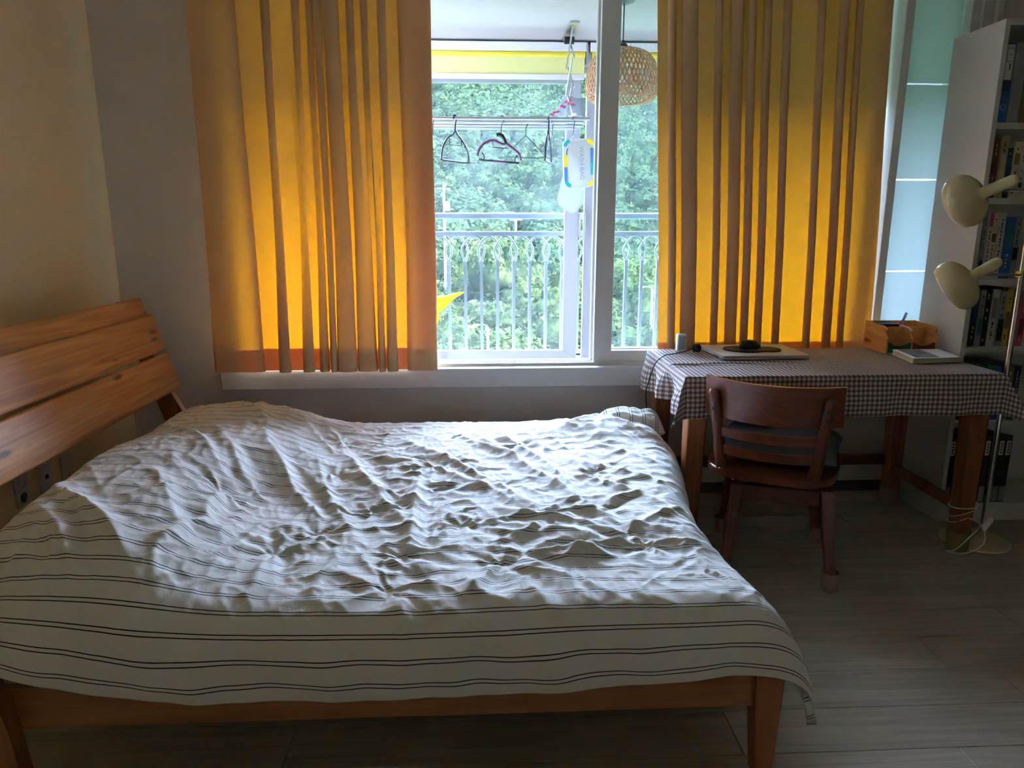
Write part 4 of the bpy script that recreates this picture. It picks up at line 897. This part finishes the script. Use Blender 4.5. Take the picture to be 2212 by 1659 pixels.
# ------------------------------------------------------------------ balcony: blinds, rack, hangers, pendant
def blind(x0, x1, zb_, lab):
    t = thing('roller_blind', lab, 'blind', ((x0 + x1) / 2, OY - .05, 2.31), 'yellow roller blinds of the balcony')
    finish('head_box', bx(x0, x1, OY - .09, OY - .02, 2.478, 2.534, .006), 'pvc_white', t)
    finish('roll', tube(bmesh.new(), [(x0 + .01, OY - .072, 2.458), (x1 - .01, OY - .072, 2.458)], .021, 16), 'blind_yellow_dark', t, smooth=True)
    finish('cloth', bx(x0 + .015, x1 - .015, OY - .086, OY - .0845, zb_ + .03, 2.442), 'blind_fabric', t)
    finish('bottom_rail', bx(x0 + .012, x1 - .012, OY - .095, OY - .076, zb_, zb_ + .034, .005), 'pvc_white', t)
    finish('bracket', bx(x1 - .004, x1 + .006, OY - .09, OY - .02, 2.41, 2.53), 'steel', t)
blind(-1.6, .722, 2.305, 'long yellow roller blind rolled up over the left balcony window')
blind(.745, 2.30, 2.385, 'shorter yellow roller blind behind the rattan lampshade')
rack = thing('drying_rack', 'ceiling-hung steel clothes drying rack on the balcony', 'drying rack', (-.3, 4.72, 2.0))
RP = [4.50, 4.64, 4.80, 4.94]
for i, yy in enumerate(RP): finish('pole', tube(bmesh.new(), [(-1.45, yy, 2.0), (.68 - .02 * (i % 2), yy, 2.0)], .0105, 12), 'steel', rack, smooth=True)
for xs in (.585, -1.2):
    finish('ceiling_plate', bx(xs - .028, xs + .028, 4.53, 4.95, 2.538, 2.5495, .003), 'steel', rack)
    finish('cross_bar', bx(xs - .012, xs + .012, 4.48, 4.96, 2.012, 2.03, .003), 'pvc_white', rack)
    nz_ = [2.535, 2.36, 2.19, 2.03]
    for i in range(3):
        for s in (0, 1):
            ya, yb_ = (4.58, 4.88) if s == 0 else (4.88, 4.58)
            finish('scissor_arm', tube(bmesh.new(), [(xs + (.006 if s else -.006), ya, nz_[i]), (xs + (.006 if s else -.006), yb_, nz_[i + 1])], .0055, 8), 'steel', rack, smooth=True)
    finish('pulley', tube(bmesh.new(), [(xs - .03, 4.80, 2.505), (xs + .03, 4.80, 2.505)], .022, 16), 'cord_black', rack, smooth=True)
    finish('cord', tube(bmesh.new(), [(xs + .03, 4.86, 2.53), (xs + .03, 4.90, 2.04)], .002, 6), 'cord_white', rack)
def hook(z0, r=.016, x=0):
    return [(x, z0)] + [(x + r * math.sin(a) - 0, z0 + .045 + r * (1 - math.cos(a)) - r + r * 0) for a in (0,)] 
def hanger_curve(bm, pts2, r, rz, px, pz, n=6, closed=False, sm=5):
    R = Matrix.Rotation(rz, 3, 'Z'); P = [R @ Vector((p[0], 0, p[1])) + Vector(px) + Vector((0, 0, pz)) for p in pts2]
    tube(bm, spline(P, sm, closed), r, n, closed); return bm
HK = [(-.014, .028), (-.016, .0385), (-.008, .050), (.004, .052), (.013, .044), (.014, .030), (.006, .012), (0, -.01)]
def hanger(kind, x, y, rz, w, label, tilt=0., hk='wire_grey', drop=.0):
    """hanger hung on a rack pole; local frame: x along the shoulders, z up, hook crest just over the pole"""
    z = 2.0105 - .049 + .003 + drop; th = thing('clothes_hanger', label, 'hanger', (x, y, z), 'hangers on the drying rack', rz=0)
    R = Matrix.Rotation(rz, 4, 'Z') @ Matrix.Rotation(tilt, 4, 'Y')
    def part(nm, pts2, r, mt, closed=False, n=6, sm=5):
        bm = bmesh.new(); tube(bm, spline([Vector((p[0], 0, p[1])) for p in pts2], sm, closed), r * 1.3, n, closed)
        bmesh.ops.transform(bm, matrix=R, verts=bm.verts); return finish(nm, bm, mt, th, local=True, smooth='all')
    hw = w / 2
    if kind == 'wire':
        part('hook', HK + [(0, -.05)], .0022, hk)
        part('frame', [(0, -.05), (-.02, -.062), (-hw * .92, -.15), (-hw, -.165), (-hw * .94, -.175), (0, -.178), (hw * .94, -.175), (hw, -.165), (hw * .92, -.15), (.02, -.062)], .0019, 'wire_teal' if hk != 'wire_grey' else hk, True)
    elif kind == 'grey':
        part('hook', HK + [(0, -.03)], .0042, 'plastic_grey_purple')
        part('frame', [(0, -.035), (-.025, -.062), (-hw * .55, -.085), (-hw * .9, -.14), (-hw, -.20), (-hw * .96, -.212), (0, -.213), (hw * .96, -.212), (hw, -.20), (hw * .9, -.14), (hw * .5, -.085), (.02, -.055)], .0048, 'plastic_grey_purple', True)
        part('inner_bar', [(-hw * .45, -.083), (-hw * .42, -.118), (hw * .42, -.118), (hw * .45, -.083)], .0032, 'plastic_grey_purple', sm=1)
        for s in (-1, 1): part('strap_hook', [(s * hw * .72, -.10), (s * hw * .68, -.125), (s * hw * .78, -.118)], .0025, 'plastic_grey_purple')
    else:
        part('hook', HK + [(0, -.055)], .0022, 'wire_grey')
        part('neck', [(-.028, -.062), (-.01, -.058), (.012, -.068), (.026, -.09), (.032, -.108)], .009, 'plastic_dark')
        part('shoulder', [(.03, -.10), (hw * .55, -.128), (hw * .88, -.158), (hw, -.195)], .0058, 'plastic_purple')
        part('shoulder', [(.03, -.112), (0, -.108), (-hw * .35, -.094), (-hw * .75, -.118), (-hw * .95, -.155), (-hw, -.19)], .0058, 'plastic_purple')
        part('inner_bar', [(-hw * .36, -.097), (-hw * .34, -.132), (hw * .36, -.132), (hw * .4, -.112)], .003, 'plastic_dark', sm=1)
        for s in (-1, 1): part('trouser_clip', [(s * hw * .82, -.17), (s * hw * .72, -.185), (s * hw * .72, -.205), (s * hw * .88, -.215), (s * hw * .9, -.203)], .0035, 'plastic_dark')
        part('trouser_bar', [(-hw * .86, -.213), (-hw * .3, -.213), (hw * .3, -.213), (hw * .86, -.213)], .0046, 'plastic_dark', sm=1)
        part('grip', [(-hw * .28, -.213), (hw * .3, -.213)], .0056, 'plastic_purple', sm=1)
hanger('wire', -.26, 4.5, 1.05, .30, 'thin wire hanger half hidden by the left curtain edge', hk='wire_teal')
hanger('grey', -.128, 4.5, .95, .27, 'grey-purple plastic hanger turned side on, near the left curtain')
hanger('purple', .150, 4.5, .10, .265, 'dark plastic hanger with purple shoulders, tilted on the rack', tilt=.07)
hanger('wire', .305, 4.64, .25, .24, 'thin teal wire hanger beside the dark purple hanger', hk='wire_teal')
hanger('grey', .432, 4.5, 1.32, .24, 'plastic hanger seen edge on, left of the wash bag')
hanger('wire', .47, 4.64, 1.15, .22, 'pale thin wire hanger seen nearly edge on')
hanger('wire', .585, 4.5, .95, .17, 'small bent wire hanger carrying the wash bag')

# wash bag: rounded translucent pouch with coloured border and lettering
wbx, wby, wbz = .612, 4.44, 1.60
wb = thing('wash_bag', 'white wash bag with blue, teal and yellow border hanging on the rack', 'bag', (wbx, wby, wbz))
def rr(w_, h_, r_, n=5):
    out = []
    for sx, sy, a0 in ((1, 1, 0), (-1, 1, PI / 2), (-1, -1, PI), (1, -1, 1.5 * PI)):
        for k in range(n + 1):
            t = a0 + k / n * PI / 2; out.append((sx * (w_ / 2 - r_) + r_ * math.cos(t), sy * (h_ / 2 - r_) + r_ * math.sin(t)))
    return out
tilt = Matrix.Translation((wbx, wby, wbz + .14)) @ Matrix.Rotation(-.05, 4, 'Y')
def wpart(nm, poly, y0, y1, mt, par=wb, bev=0):
    bm = prism(bmesh.new(), poly, 'y', y0, y1, bev); bmesh.ops.transform(bm, matrix=tilt, verts=bm.verts); return finish(nm, bm, mt, par, smooth=True)
body = wpart('pouch', rr(.184, .28, .038), 0, .045, 'bag_white', bev=.008)
out_ = rr(.182, .278, .037); inn = rr(.140, .236, .02); nn = len(out_)
def border(i0, i1, mt):
    idx = [i % nn for i in range(i0, i1 + 1)]
    wpart('border_print', [out_[i] for i in idx] + [inn[i] for i in idx[::-1]], -.0014, -.0004, mt, body)
border(0, 5, 'bag_yellow'); border(6, 11, 'bag_teal'); border(12, 17, 'bag_teal'); border(18, 23, 'bag_yellow')
for x0, x1, z0, z1, mt in ((.070, .0905, 0, .085, 'bag_blue'), (.070, .0905, -.07, 0, 'bag_teal'), (-.0905, -.070, -.02, .05, 'bag_yellow'), (-.0905, -.070, -.10, -.02, 'bag_blue')):
    wpart('border_print', [(x0, z0), (x1, z0), (x1, z1), (x0, z1)], -.0014, -.0004, mt, body)
tcu = bpy.data.curves.new('wash_bag_text', 'FONT'); tcu.body = 'WASH BAG'; tcu.size = .038; tcu.extrude = .0004; tcu.align_x = 'CENTER'; tcu.align_y = 'CENTER'
tob = bpy.data.objects.new('tmp_text', tcu); COL.objects.link(tob); dg = bpy.context.evaluated_depsgraph_get(); dg.update()
tme = bpy.data.meshes.new_from_object(tob.evaluated_get(dg)); bpy.data.objects.remove(tob)
tme.transform(tilt @ Matrix.Translation((.015, -.0012, 0)) @ Matrix.Rotation(PI / 2, 4, 'Y') @ Matrix.Rotation(PI / 2, 4, 'X'))
finish('lettering', tme, 'bag_text', body)
finish('loop', tube(bmesh.new(), spline([(wbx - .05, wby + .02, wbz + .27), (wbx - .03, wby + .03, wbz + .30), (wbx - .01, wby + .05, wbz + .245)], 6), .003, 6), 'bag_white', wb)
# plastic bags: one thrown over the rack, one below the wash bag
def crumple(name, cx, cy, cz, prof, label, mt, seed, flat=.5):
    n, m = 30, len(prof) * 3; th_ = np.linspace(0, 2 * PI, n); zs = np.linspace(0, 1, m)
    pz = np.interp(zs, np.linspace(0, 1, len(prof)), [p[1] for p in prof]); pl_ = np.interp(zs, np.linspace(0, 1, len(prof)), [p[0] for p in prof]); pr_ = np.interp(zs, np.linspace(0, 1, len(prof)), [p[2] for p in prof])
    Z, TH = np.meshgrid(pz, th_, indexing='ij'); c = ((pl_ + pr_) / 2)[:, None]; r = ((pr_ - pl_) / 2)[:, None]
    k = 1 + .16 * perlin(np.cos(TH) * 2 + 3, np.sin(TH) * 2 + Z * 14, seed) + .1 * perlin(np.cos(TH) * 5 + 3, np.sin(TH) * 5 + Z * 8, seed + 1)
    P = np.stack([cx + c + r * np.cos(TH) * k, cy + r * np.sin(TH) * flat * k, cz + Z + .01 * perlin(np.cos(TH) * 3, Z * 9, seed + 2)], -1)
    o = finish(name, grid_mesh(name, P), mt, None); return tag(o, label, 'bag')
pb = thing('plastic_bag', 'white plastic bag with pink dots draped over the drying rack', 'bag', (.56, 4.72, 2.02))
tri = np.array([(-.135, .0), (-.10, .035), (-.05, .09), (-.005, .148), (.02, .15), (.05, .135), (.11, .135), (.075, .10), (.10, .04), (.13, .0)])
n = 30; us = np.linspace(0, 1, n); ys = np.linspace(0, 1, 14)
top = np.stack([np.interp(us, np.linspace(0, 1, len(tri)), tri[:, 0]), np.interp(us, np.linspace(0, 1, len(tri)), tri[:, 1])], 1)
U, V = np.meshgrid(np.arange(n), ys, indexing='ij')
X = .565 + top[U, 0] * (1 - .12 * np.abs(V - .5)); Zz = 2.014 + top[U, 1] * (1 - (2 * V - 1) ** 2 * .92); Y = 4.56 + .30 * V + .012 * perlin(X * 30, V * 4, 3); Zz = Zz + .006 * np.abs(perlin(X * 25, V * 5, 4))
finish('film', grid_mesh('film', np.stack([X, Y, Zz], -1)), 'plastic_film', pb)
for k in range(9):
    t = k / 8; ui = int(3 + t * 11); vi = 2 + (k % 2)
    p = Vector((X[ui, vi], Y[ui, vi] - .004, Zz[ui, vi] + .002)); bm = bmesh.new(); bmesh.ops.create_uvsphere(bm, u_segments=10, v_segments=6, radius=1)
    for v in bm.verts: v.co = p + Vector((v.co.x * .012, v.co.y * .003, v.co.z * .008))
    finish('dot_print', bm, 'pink_print', pb, smooth='all')
crumple('plastic_bag', .575, 4.52, 1.45, [(0.0, 0.0, .02), (-.035, .02, .05), (-.075, .05, .075), (-.085, .09, .09), (-.07, .15, .09), (-.05, .22, .05), (-.03, .29, .0), (-.012, .345, -.004)], 'clear plastic bag hanging below the wash bag', 'plastic_film', 8, .35)
# yellow scoop hung against the outer window
ys_ = thing('yellow_scoop', 'yellow pointed plastic scoop showing past the left curtain edge', 'scoop', (-.32, 4.97, .72))
sp = spline([(-.44, 4.97, .80), (-.36, 4.965, .825), (-.29, 4.96, .84), (-.225, 4.955, .868), (-.165, 4.95, .90), (-.10, 4.945, .925)], 6)
rs_ = list(np.interp(np.linspace(0, 1, len(sp)), [0, .25, .45, .62, .82, 1], [.07, .068, .055, .034, .016, .004]))
finish('bowl', tube(bmesh.new(), sp, .05, 16, rs=rs_), 'yellow_plastic', ys_, smooth='all')
finish('ring', tube(bmesh.new(), [(-.245 + .013 * math.cos(a) * .7, 4.93, .745 + .013 * math.sin(a)) for a in np.linspace(0, 2 * PI, 14)[:-1]], .003, 6, True), 'wire_teal', ys_)
finish('stem', tube(bmesh.new(), spline([(-.29, 4.955, .80), (-.285, 4.95, .74), (-.31, 4.955, .68), (-.36, 4.965, .60), (-.38, 4.97, .44), (-.38, 4.97, .30), (-.38, 4.97, -.045)], 6), .012, 10), 'yellow_plastic', ys_, smooth='all')

# rattan pendant
px_, py_ = .790, 4.10
pen = thing('pendant_lamp', 'woven rattan pendant lamp hanging on the balcony', 'lamp', (px_, py_, 2.03))
finish('canopy', lathe(bmesh.new(), [(0, 2.549), (.055, 2.549), (.055, 2.535), (.02, 2.522), (0, 2.522)], 24, Matrix.Translation((px_, py_, 0))), 'dark_metal', pen, smooth=True)
finish('cord', tube(bmesh.new(), [(px_, py_, 2.525), (px_, py_, 2.33)], .0032, 8), 'dark_metal', pen)
finish('socket_cap', lathe(bmesh.new(), [(0, 2.345), (.007, 2.345), (.008, 2.332), (.02, 2.326), (.026, 2.315), (.027, 2.302), (0, 2.30)], 24, Matrix.Translation((px_, py_, 0))), 'dark_metal', pen, smooth=True)
PR = spline([(.028, 2.302, 0), (.085, 2.296, 0), (.135, 2.275, 0), (.170, 2.238, 0), (.188, 2.19, 0), (.197, 2.13, 0), (.195, 2.085, 0), (.184, 2.055, 0), (.160, 2.035, 0), (.140, 2.037, 0)], 5)
PRa = np.array([(p.x, p.y) for p in PR])
def weave(nst, wid, offr):
    n = len(PRa); V_ = []; F_ = []
    for d in (1, -1):
        for k in range(nst):
            for j in range(n):
                a = 2 * PI * k / nst + d * j / (n - 1) * 1.05; r, z = PRa[j]; r += offr * d * (1 if (j // 2 + k) % 2 else -1)
                hw = wid / 2 / max(r, .03); hw = min(hw, PI / nst * .62)
                for s in (-1, 1): V_.append((px_ + r * math.cos(a + s * hw), py_ + r * math.sin(a + s * hw), z))
            b0 = len(V_) - 2 * n
            for j in range(n - 1): F_.append((b0 + 2 * j, b0 + 2 * j + 1, b0 + 2 * j + 3, b0 + 2 * j + 2))
    me = bpy.data.meshes.new('woven_shade'); me.from_pydata(V_, [], F_); me.update(); return me
o = finish('woven_shade', weave(52, .0082, .0012), 'rattan', pen); o['kind'] = 'stuff'
s_ = o.modifiers.new('thickness', 'SOLIDIFY'); s_.thickness = .0012
for r, z in ((.140, 2.037), (.028, 2.302)): finish('rim', tube(bmesh.new(), [(px_ + r * math.cos(a), py_ + r * math.sin(a), z) for a in np.linspace(0, 2 * PI, 49)[:-1]], .0035, 6, True), 'rattan', pen, smooth='all')
finish('bulb', lathe(bmesh.new(), [(0, 2.13), (.025, 2.14), (.036, 2.17), (.028, 2.21), (.014, 2.24), (.014, 2.30), (0, 2.30)], 20, Matrix.Translation((px_, py_, 0))), 'white_plastic', pen, smooth='all')

# ------------------------------------------------------------------ balcony railing outside
RY = OY + .30
rl = thing('balcony_railing', 'white metal balcony railing with looped tops outside the window', 'railing', (.5, RY, .38))
finish('top_rail', bx(BX0, BX1, RY - .03, RY + .03, 1.421, 1.463, .008), 'railing_white', rl)
finish('middle_rail', bx(BX0, BX1, RY - .015, RY + .015, 1.298, 1.331, .004), 'railing_white', rl)
finish('bottom_rail', bx(BX0, BX1, RY - .015, RY + .015, .42, .45, .004), 'railing_white', rl)
ZCn = 1.11; bal = bpy.data.meshes.new('baluster'); bm = bx(-.011, .011, -.011, .011, .45, ZCn); box(bm, -.016, .016, -.012, .012, ZCn, ZCn + .014, .003); bm.to_mesh(bal); bm.free(); bal.materials.append(M['railing_white'])
lp = [(0, .012), (-.013, .035), (-.0225, .068), (-.020, .103), (0, .138), (.025, .168), (.060, .183), (.095, .168), (.12, .138), (.14, .103), (.1425, .068), (.133, .035), (.12, .012)]
loop = bpy.data.meshes.new('loop'); bm = tube(bmesh.new(), spline([(p, 0, ZCn + q_) for p, q_ in lp], 4), .0072, 6); bm.to_mesh(loop); bm.free(); loop.materials.append(M['railing_white'])
loop.polygons.foreach_set('use_smooth', [True] * len(loop.polygons))
x = -.215 - .12 * 9; i = 0
while x < 2.4:
    for nm, me in (('baluster', bal), ('loop', loop)):
        o = bpy.data.objects.new(nm, me); COL.objects.link(o); o.parent = rl; o.location = Vector((x, RY + (.004 if i % 2 else -.004) * (nm == 'loop'), 0)) - ORG[rl.name]
    x += .12; i += 1
for xx in (BX0 + .05, BX1 - .05): finish('post', bx(xx - .02, xx + .02, RY - .02, RY + .02, .38, 1.42), 'railing_white', rl)

# ------------------------------------------------------------------ outside: slope, forest, poles, road
def ground(x, y):
    y = np.asarray(y, float); x = np.asarray(x, float)
    z = np.interp(y, [0, 6, 45, 62, 84, 92, 130, 200, 300, 420], [-22, -22, -18, -14.5, -7.5, -7.0, 3., 26, 57, 57])
    return z + 1.2 * perlin(x * .03, y * .03, 71) + np.where(y > 100, 6, 1.) * perlin(x * .012, y * .012, 72)
gx = np.linspace(-260, 320, 90); gy = np.concatenate([np.linspace(6, 130, 60), np.linspace(134, 420, 40)])
GX, GY = np.meshgrid(gx, gy, indexing='ij'); GZ = ground(GX, GY)
o = finish('hillside', grid_mesh('hillside', np.stack([GX, GY, GZ], -1)), 'soil_green'); struct(o, 'green hillside across from the balcony')
def crown_mesh(sub, seed, nleaf, lsz, sq=.85, rough=.30):
    """tree crown: a lumpy core plus loose leaf clumps standing off it"""
    bm = bmesh.new(); bmesh.ops.create_icosphere(bm, subdivisions=sub, radius=1)
    co = np.array([v.co for v in bm.verts]); f = np.array([[v.index for v in fc_.verts] for fc_ in bm.faces]); bm.free()
    def lump(d): return 1 + rough * (perlin(d[:, 0] * 2.1 + d[:, 2] * 1.3, d[:, 1] * 2.1 - d[:, 2] * 1.1, seed) * 1.8 + .9 * perlin(d[:, 0] * 5 + d[:, 2] * 3.1, d[:, 1] * 5 - d[:, 2] * 2.7, seed + 1))
    P = co * (lump(co) * .86)[:, None]
    R_ = np.random.default_rng(seed); d = R_.normal(size=(nleaf, 3)); d[:, 2] = np.where(R_.random(nleaf) < .75, np.abs(d[:, 2]), d[:, 2]); d /= np.linalg.norm(d, axis=1)[:, None]
    c = d * (lump(d) * R_.uniform(.84, 1.10, nleaf))[:, None]
    t1 = np.cross(d, R_.normal(size=(nleaf, 3))); t1 /= np.linalg.norm(t1, axis=1)[:, None]; t2 = np.cross(d, t1) + d * R_.uniform(-.9, .9, (nleaf, 1)); t1 = t1 + d * R_.uniform(-.7, .7, (nleaf, 1))
    sz = (lsz * R_.uniform(.6, 1.3, nleaf))[:, None]
    L3 = np.stack([c - t1 * sz, c + t1 * sz * .9 - t2 * sz * .5, c + t2 * sz], 1).reshape(-1, 3)
    F3 = np.arange(nleaf * 3).reshape(-1, 3) + len(P)
    P = np.concatenate([P, L3]); P[:, 2] *= sq
    return P, np.concatenate([f, F3])
def tri_mesh(name, V_, F_):
    fm = bpy.data.meshes.new(name); fm.vertices.add(len(V_)); fm.vertices.foreach_set('co', np.asarray(V_, np.float32).ravel()); F_ = np.asarray(F_, np.int32); fm.loops.add(F_.size); fm.loops.foreach_set('vertex_index', F_.ravel())
    fm.polygons.add(len(F_)); fm.polygons.foreach_set('loop_start', np.arange(0, F_.size, 3, dtype=np.int32)); fm.polygons.foreach_set('use_smooth', np.ones(len(F_), bool)); fm.update(calc_edges=True); return fm
def plant(name, y0, y1, CV, base, grow, dens, seed, label, mt, skip=None):
    Vs, Fs, off = [], [], 0; R = np.random.default_rng(seed); yy = y0
    while yy < y1:
        sb = base + yy * grow; stp = sb * dens; xx = -.42 * yy - 4
        while xx < .46 * yy + 6:
            x_ = xx + R.uniform(-.5, .5) * stp; y_ = yy + R.uniform(-.5, .5) * stp; xx += stp * 1.1
            if skip and skip(x_, y_): continue
            s = R.uniform(.65, 1.4) * sb; co, f = CV[R.integers(len(CV))]; a = R.uniform(0, 2 * PI); c_, s__ = math.cos(a), math.sin(a)
            z_ = float(ground(x_, y_)) + s * R.uniform(.5, 1.3)
            P = np.stack([(co[:, 0] * c_ - co[:, 1] * s__) * s + x_, (co[:, 0] * s__ + co[:, 1] * c_) * s + y_, co[:, 2] * s * R.uniform(.85, 1.35) + z_], 1)
            Vs.append(P); Fs.append(f + off); off += len(P)
        yy += stp
    o = finish(name, tri_mesh(name, np.concatenate(Vs), np.concatenate(Fs)), mt); tag(o, label, 'forest', None, 'stuff'); return o
CV = [crown_mesh(2, 80 + 3 * i, 170, .17) for i in range(6)]
plant('hill_forest', 94, 300, CV, 1.55, .0058, 1.15, 3, 'dense green forest covering the hill outside the window', 'leaf_far')
CW = [crown_mesh(2, 140 + 3 * i, 300, .12) for i in range(4)]
plant('slope_shrubs', 47, 92, CW, 1.5, .009, 1.35, 9, 'light green shrubs and young trees below the hill road', 'leaf_near', lambda x_, y_: abs(y_ - (85.5 + .10 * (x_ + 20))) < 2.8 and x_ < 5)
# a few single trees that stand out on the lower slope
tk = bpy.data.meshes.new('trunk'); bm = tube(bmesh.new(), [(0, 0, -3.4), (.05, 0, -1.5), (0, .04, 0), (0, 0, .5)], .16, 8, rs=[.2, .15, .1, .05]); bm.to_mesh(tk); bm.free(); tk.materials.append(M['bark'])
for i, (x_, y_, s, lab) in enumerate(((-2.4, 60, 2.5, 'round yellow-green tree behind the left balusters of the railing'), (4.6, 58, 2.6, 'round yellow-green tree low behind the middle of the railing'), (2.0, 80, 3.4, 'tall darker green tree standing above the middle of the railing'), (17.0, 62, 2.8, 'round light tree seen through the right window sash'), (-7.5, 72, 2.6, 'small tree beside the left curtain edge above the road'))):
    gz = float(ground(x_, y_)); t = thing('tree', lab, 'tree', (x_, y_, gz), 'trees on the lower slope')
    co, f = crown_mesh(3, 200 + 7 * i, 1500, .075, 1.0, .32); me = tri_mesh('crown', co, f); me.materials.append(M['leaf_near'])
    c = bpy.data.objects.new('crown', me); COL.objects.link(c); c.parent = t; c.location = (0, 0, s * 1.7); c.scale = (s, s, s * 1.1); c.rotation_euler = (0, 0, i * 1.1)
    b = bpy.data.objects.new('trunk', tk); COL.objects.link(b); b.parent = t; b.location = (0, 0, s * 1.3); b.scale = (1, 1, s * 1.3 / 3.4)
# hillside road with its wall, poles and street lamps
rd = np.array([(x_, 86 + .10 * (x_ + 20)) for x_ in np.linspace(-22, 6, 20)])
P = np.stack([np.stack([rd[:, 0], rd[:, 1] - 1.6, ground(rd[:, 0], rd[:, 1]) + .9], 1), np.stack([rd[:, 0], rd[:, 1] + 1.6, ground(rd[:, 0], rd[:, 1]) + 1.0], 1), np.stack([rd[:, 0], rd[:, 1] + 1.7, ground(rd[:, 0], rd[:, 1]) + 1.9], 1)], 1)
o = finish('hill_road', grid_mesh('hill_road', P), 'concrete'); struct(o, 'pale road with low wall crossing the hillside on the left')
def upole(x_, y_, h, lab, arm=False, box_=False):
    gz = float(ground(x_, y_)); t = thing('utility_pole' if not arm else 'street_lamp', lab, 'street lamp' if arm else 'pole', (x_, y_, gz))
    finish('pole', tube(bmesh.new(), [(x_, y_, gz), (x_, y_, gz + h)], .14, 8, rs=[.17, .11]), 'concrete', t, smooth=True)
    if arm:
        finish('arm', tube(bmesh.new(), spline([(x_, y_, gz + h), (x_ - .2, y_, gz + h + .25), (x_ - .9, y_, gz + h + .3)], 4), .05, 6), 'concrete', t)
        finish('lamp_head', bx(x_ - 1.3, x_ - .8, y_ - .12, y_ + .12, gz + h + .2, gz + h + .32, .03), 'railing_white', t)
    else:
        finish('crossarm', bx(x_ - .7, x_ + .7, y_ - .05, y_ + .05, gz + h - .6, gz + h - .5), 'concrete', t)
        if box_: finish('transformer', tube(bmesh.new(), [(x_ + .32, y_ - .1, gz + h - 2.9), (x_ + .32, y_ - .1, gz + h - 1.9)], .3, 12), 'concrete', t)
upole(-3.6, 80, 14.5, 'tall utility pole with a transformer box, leftmost on the slope', False, True)
upole(4.4, 84, 10, 'utility pole with crossarm right of the middle of the view')
upole(.8, 62, 7.5, 'pale street lamp among the lower trees, left of the sash stile', True)
upole(16.2, 66, 9.0, 'street lamp seen through the right window sash', True)
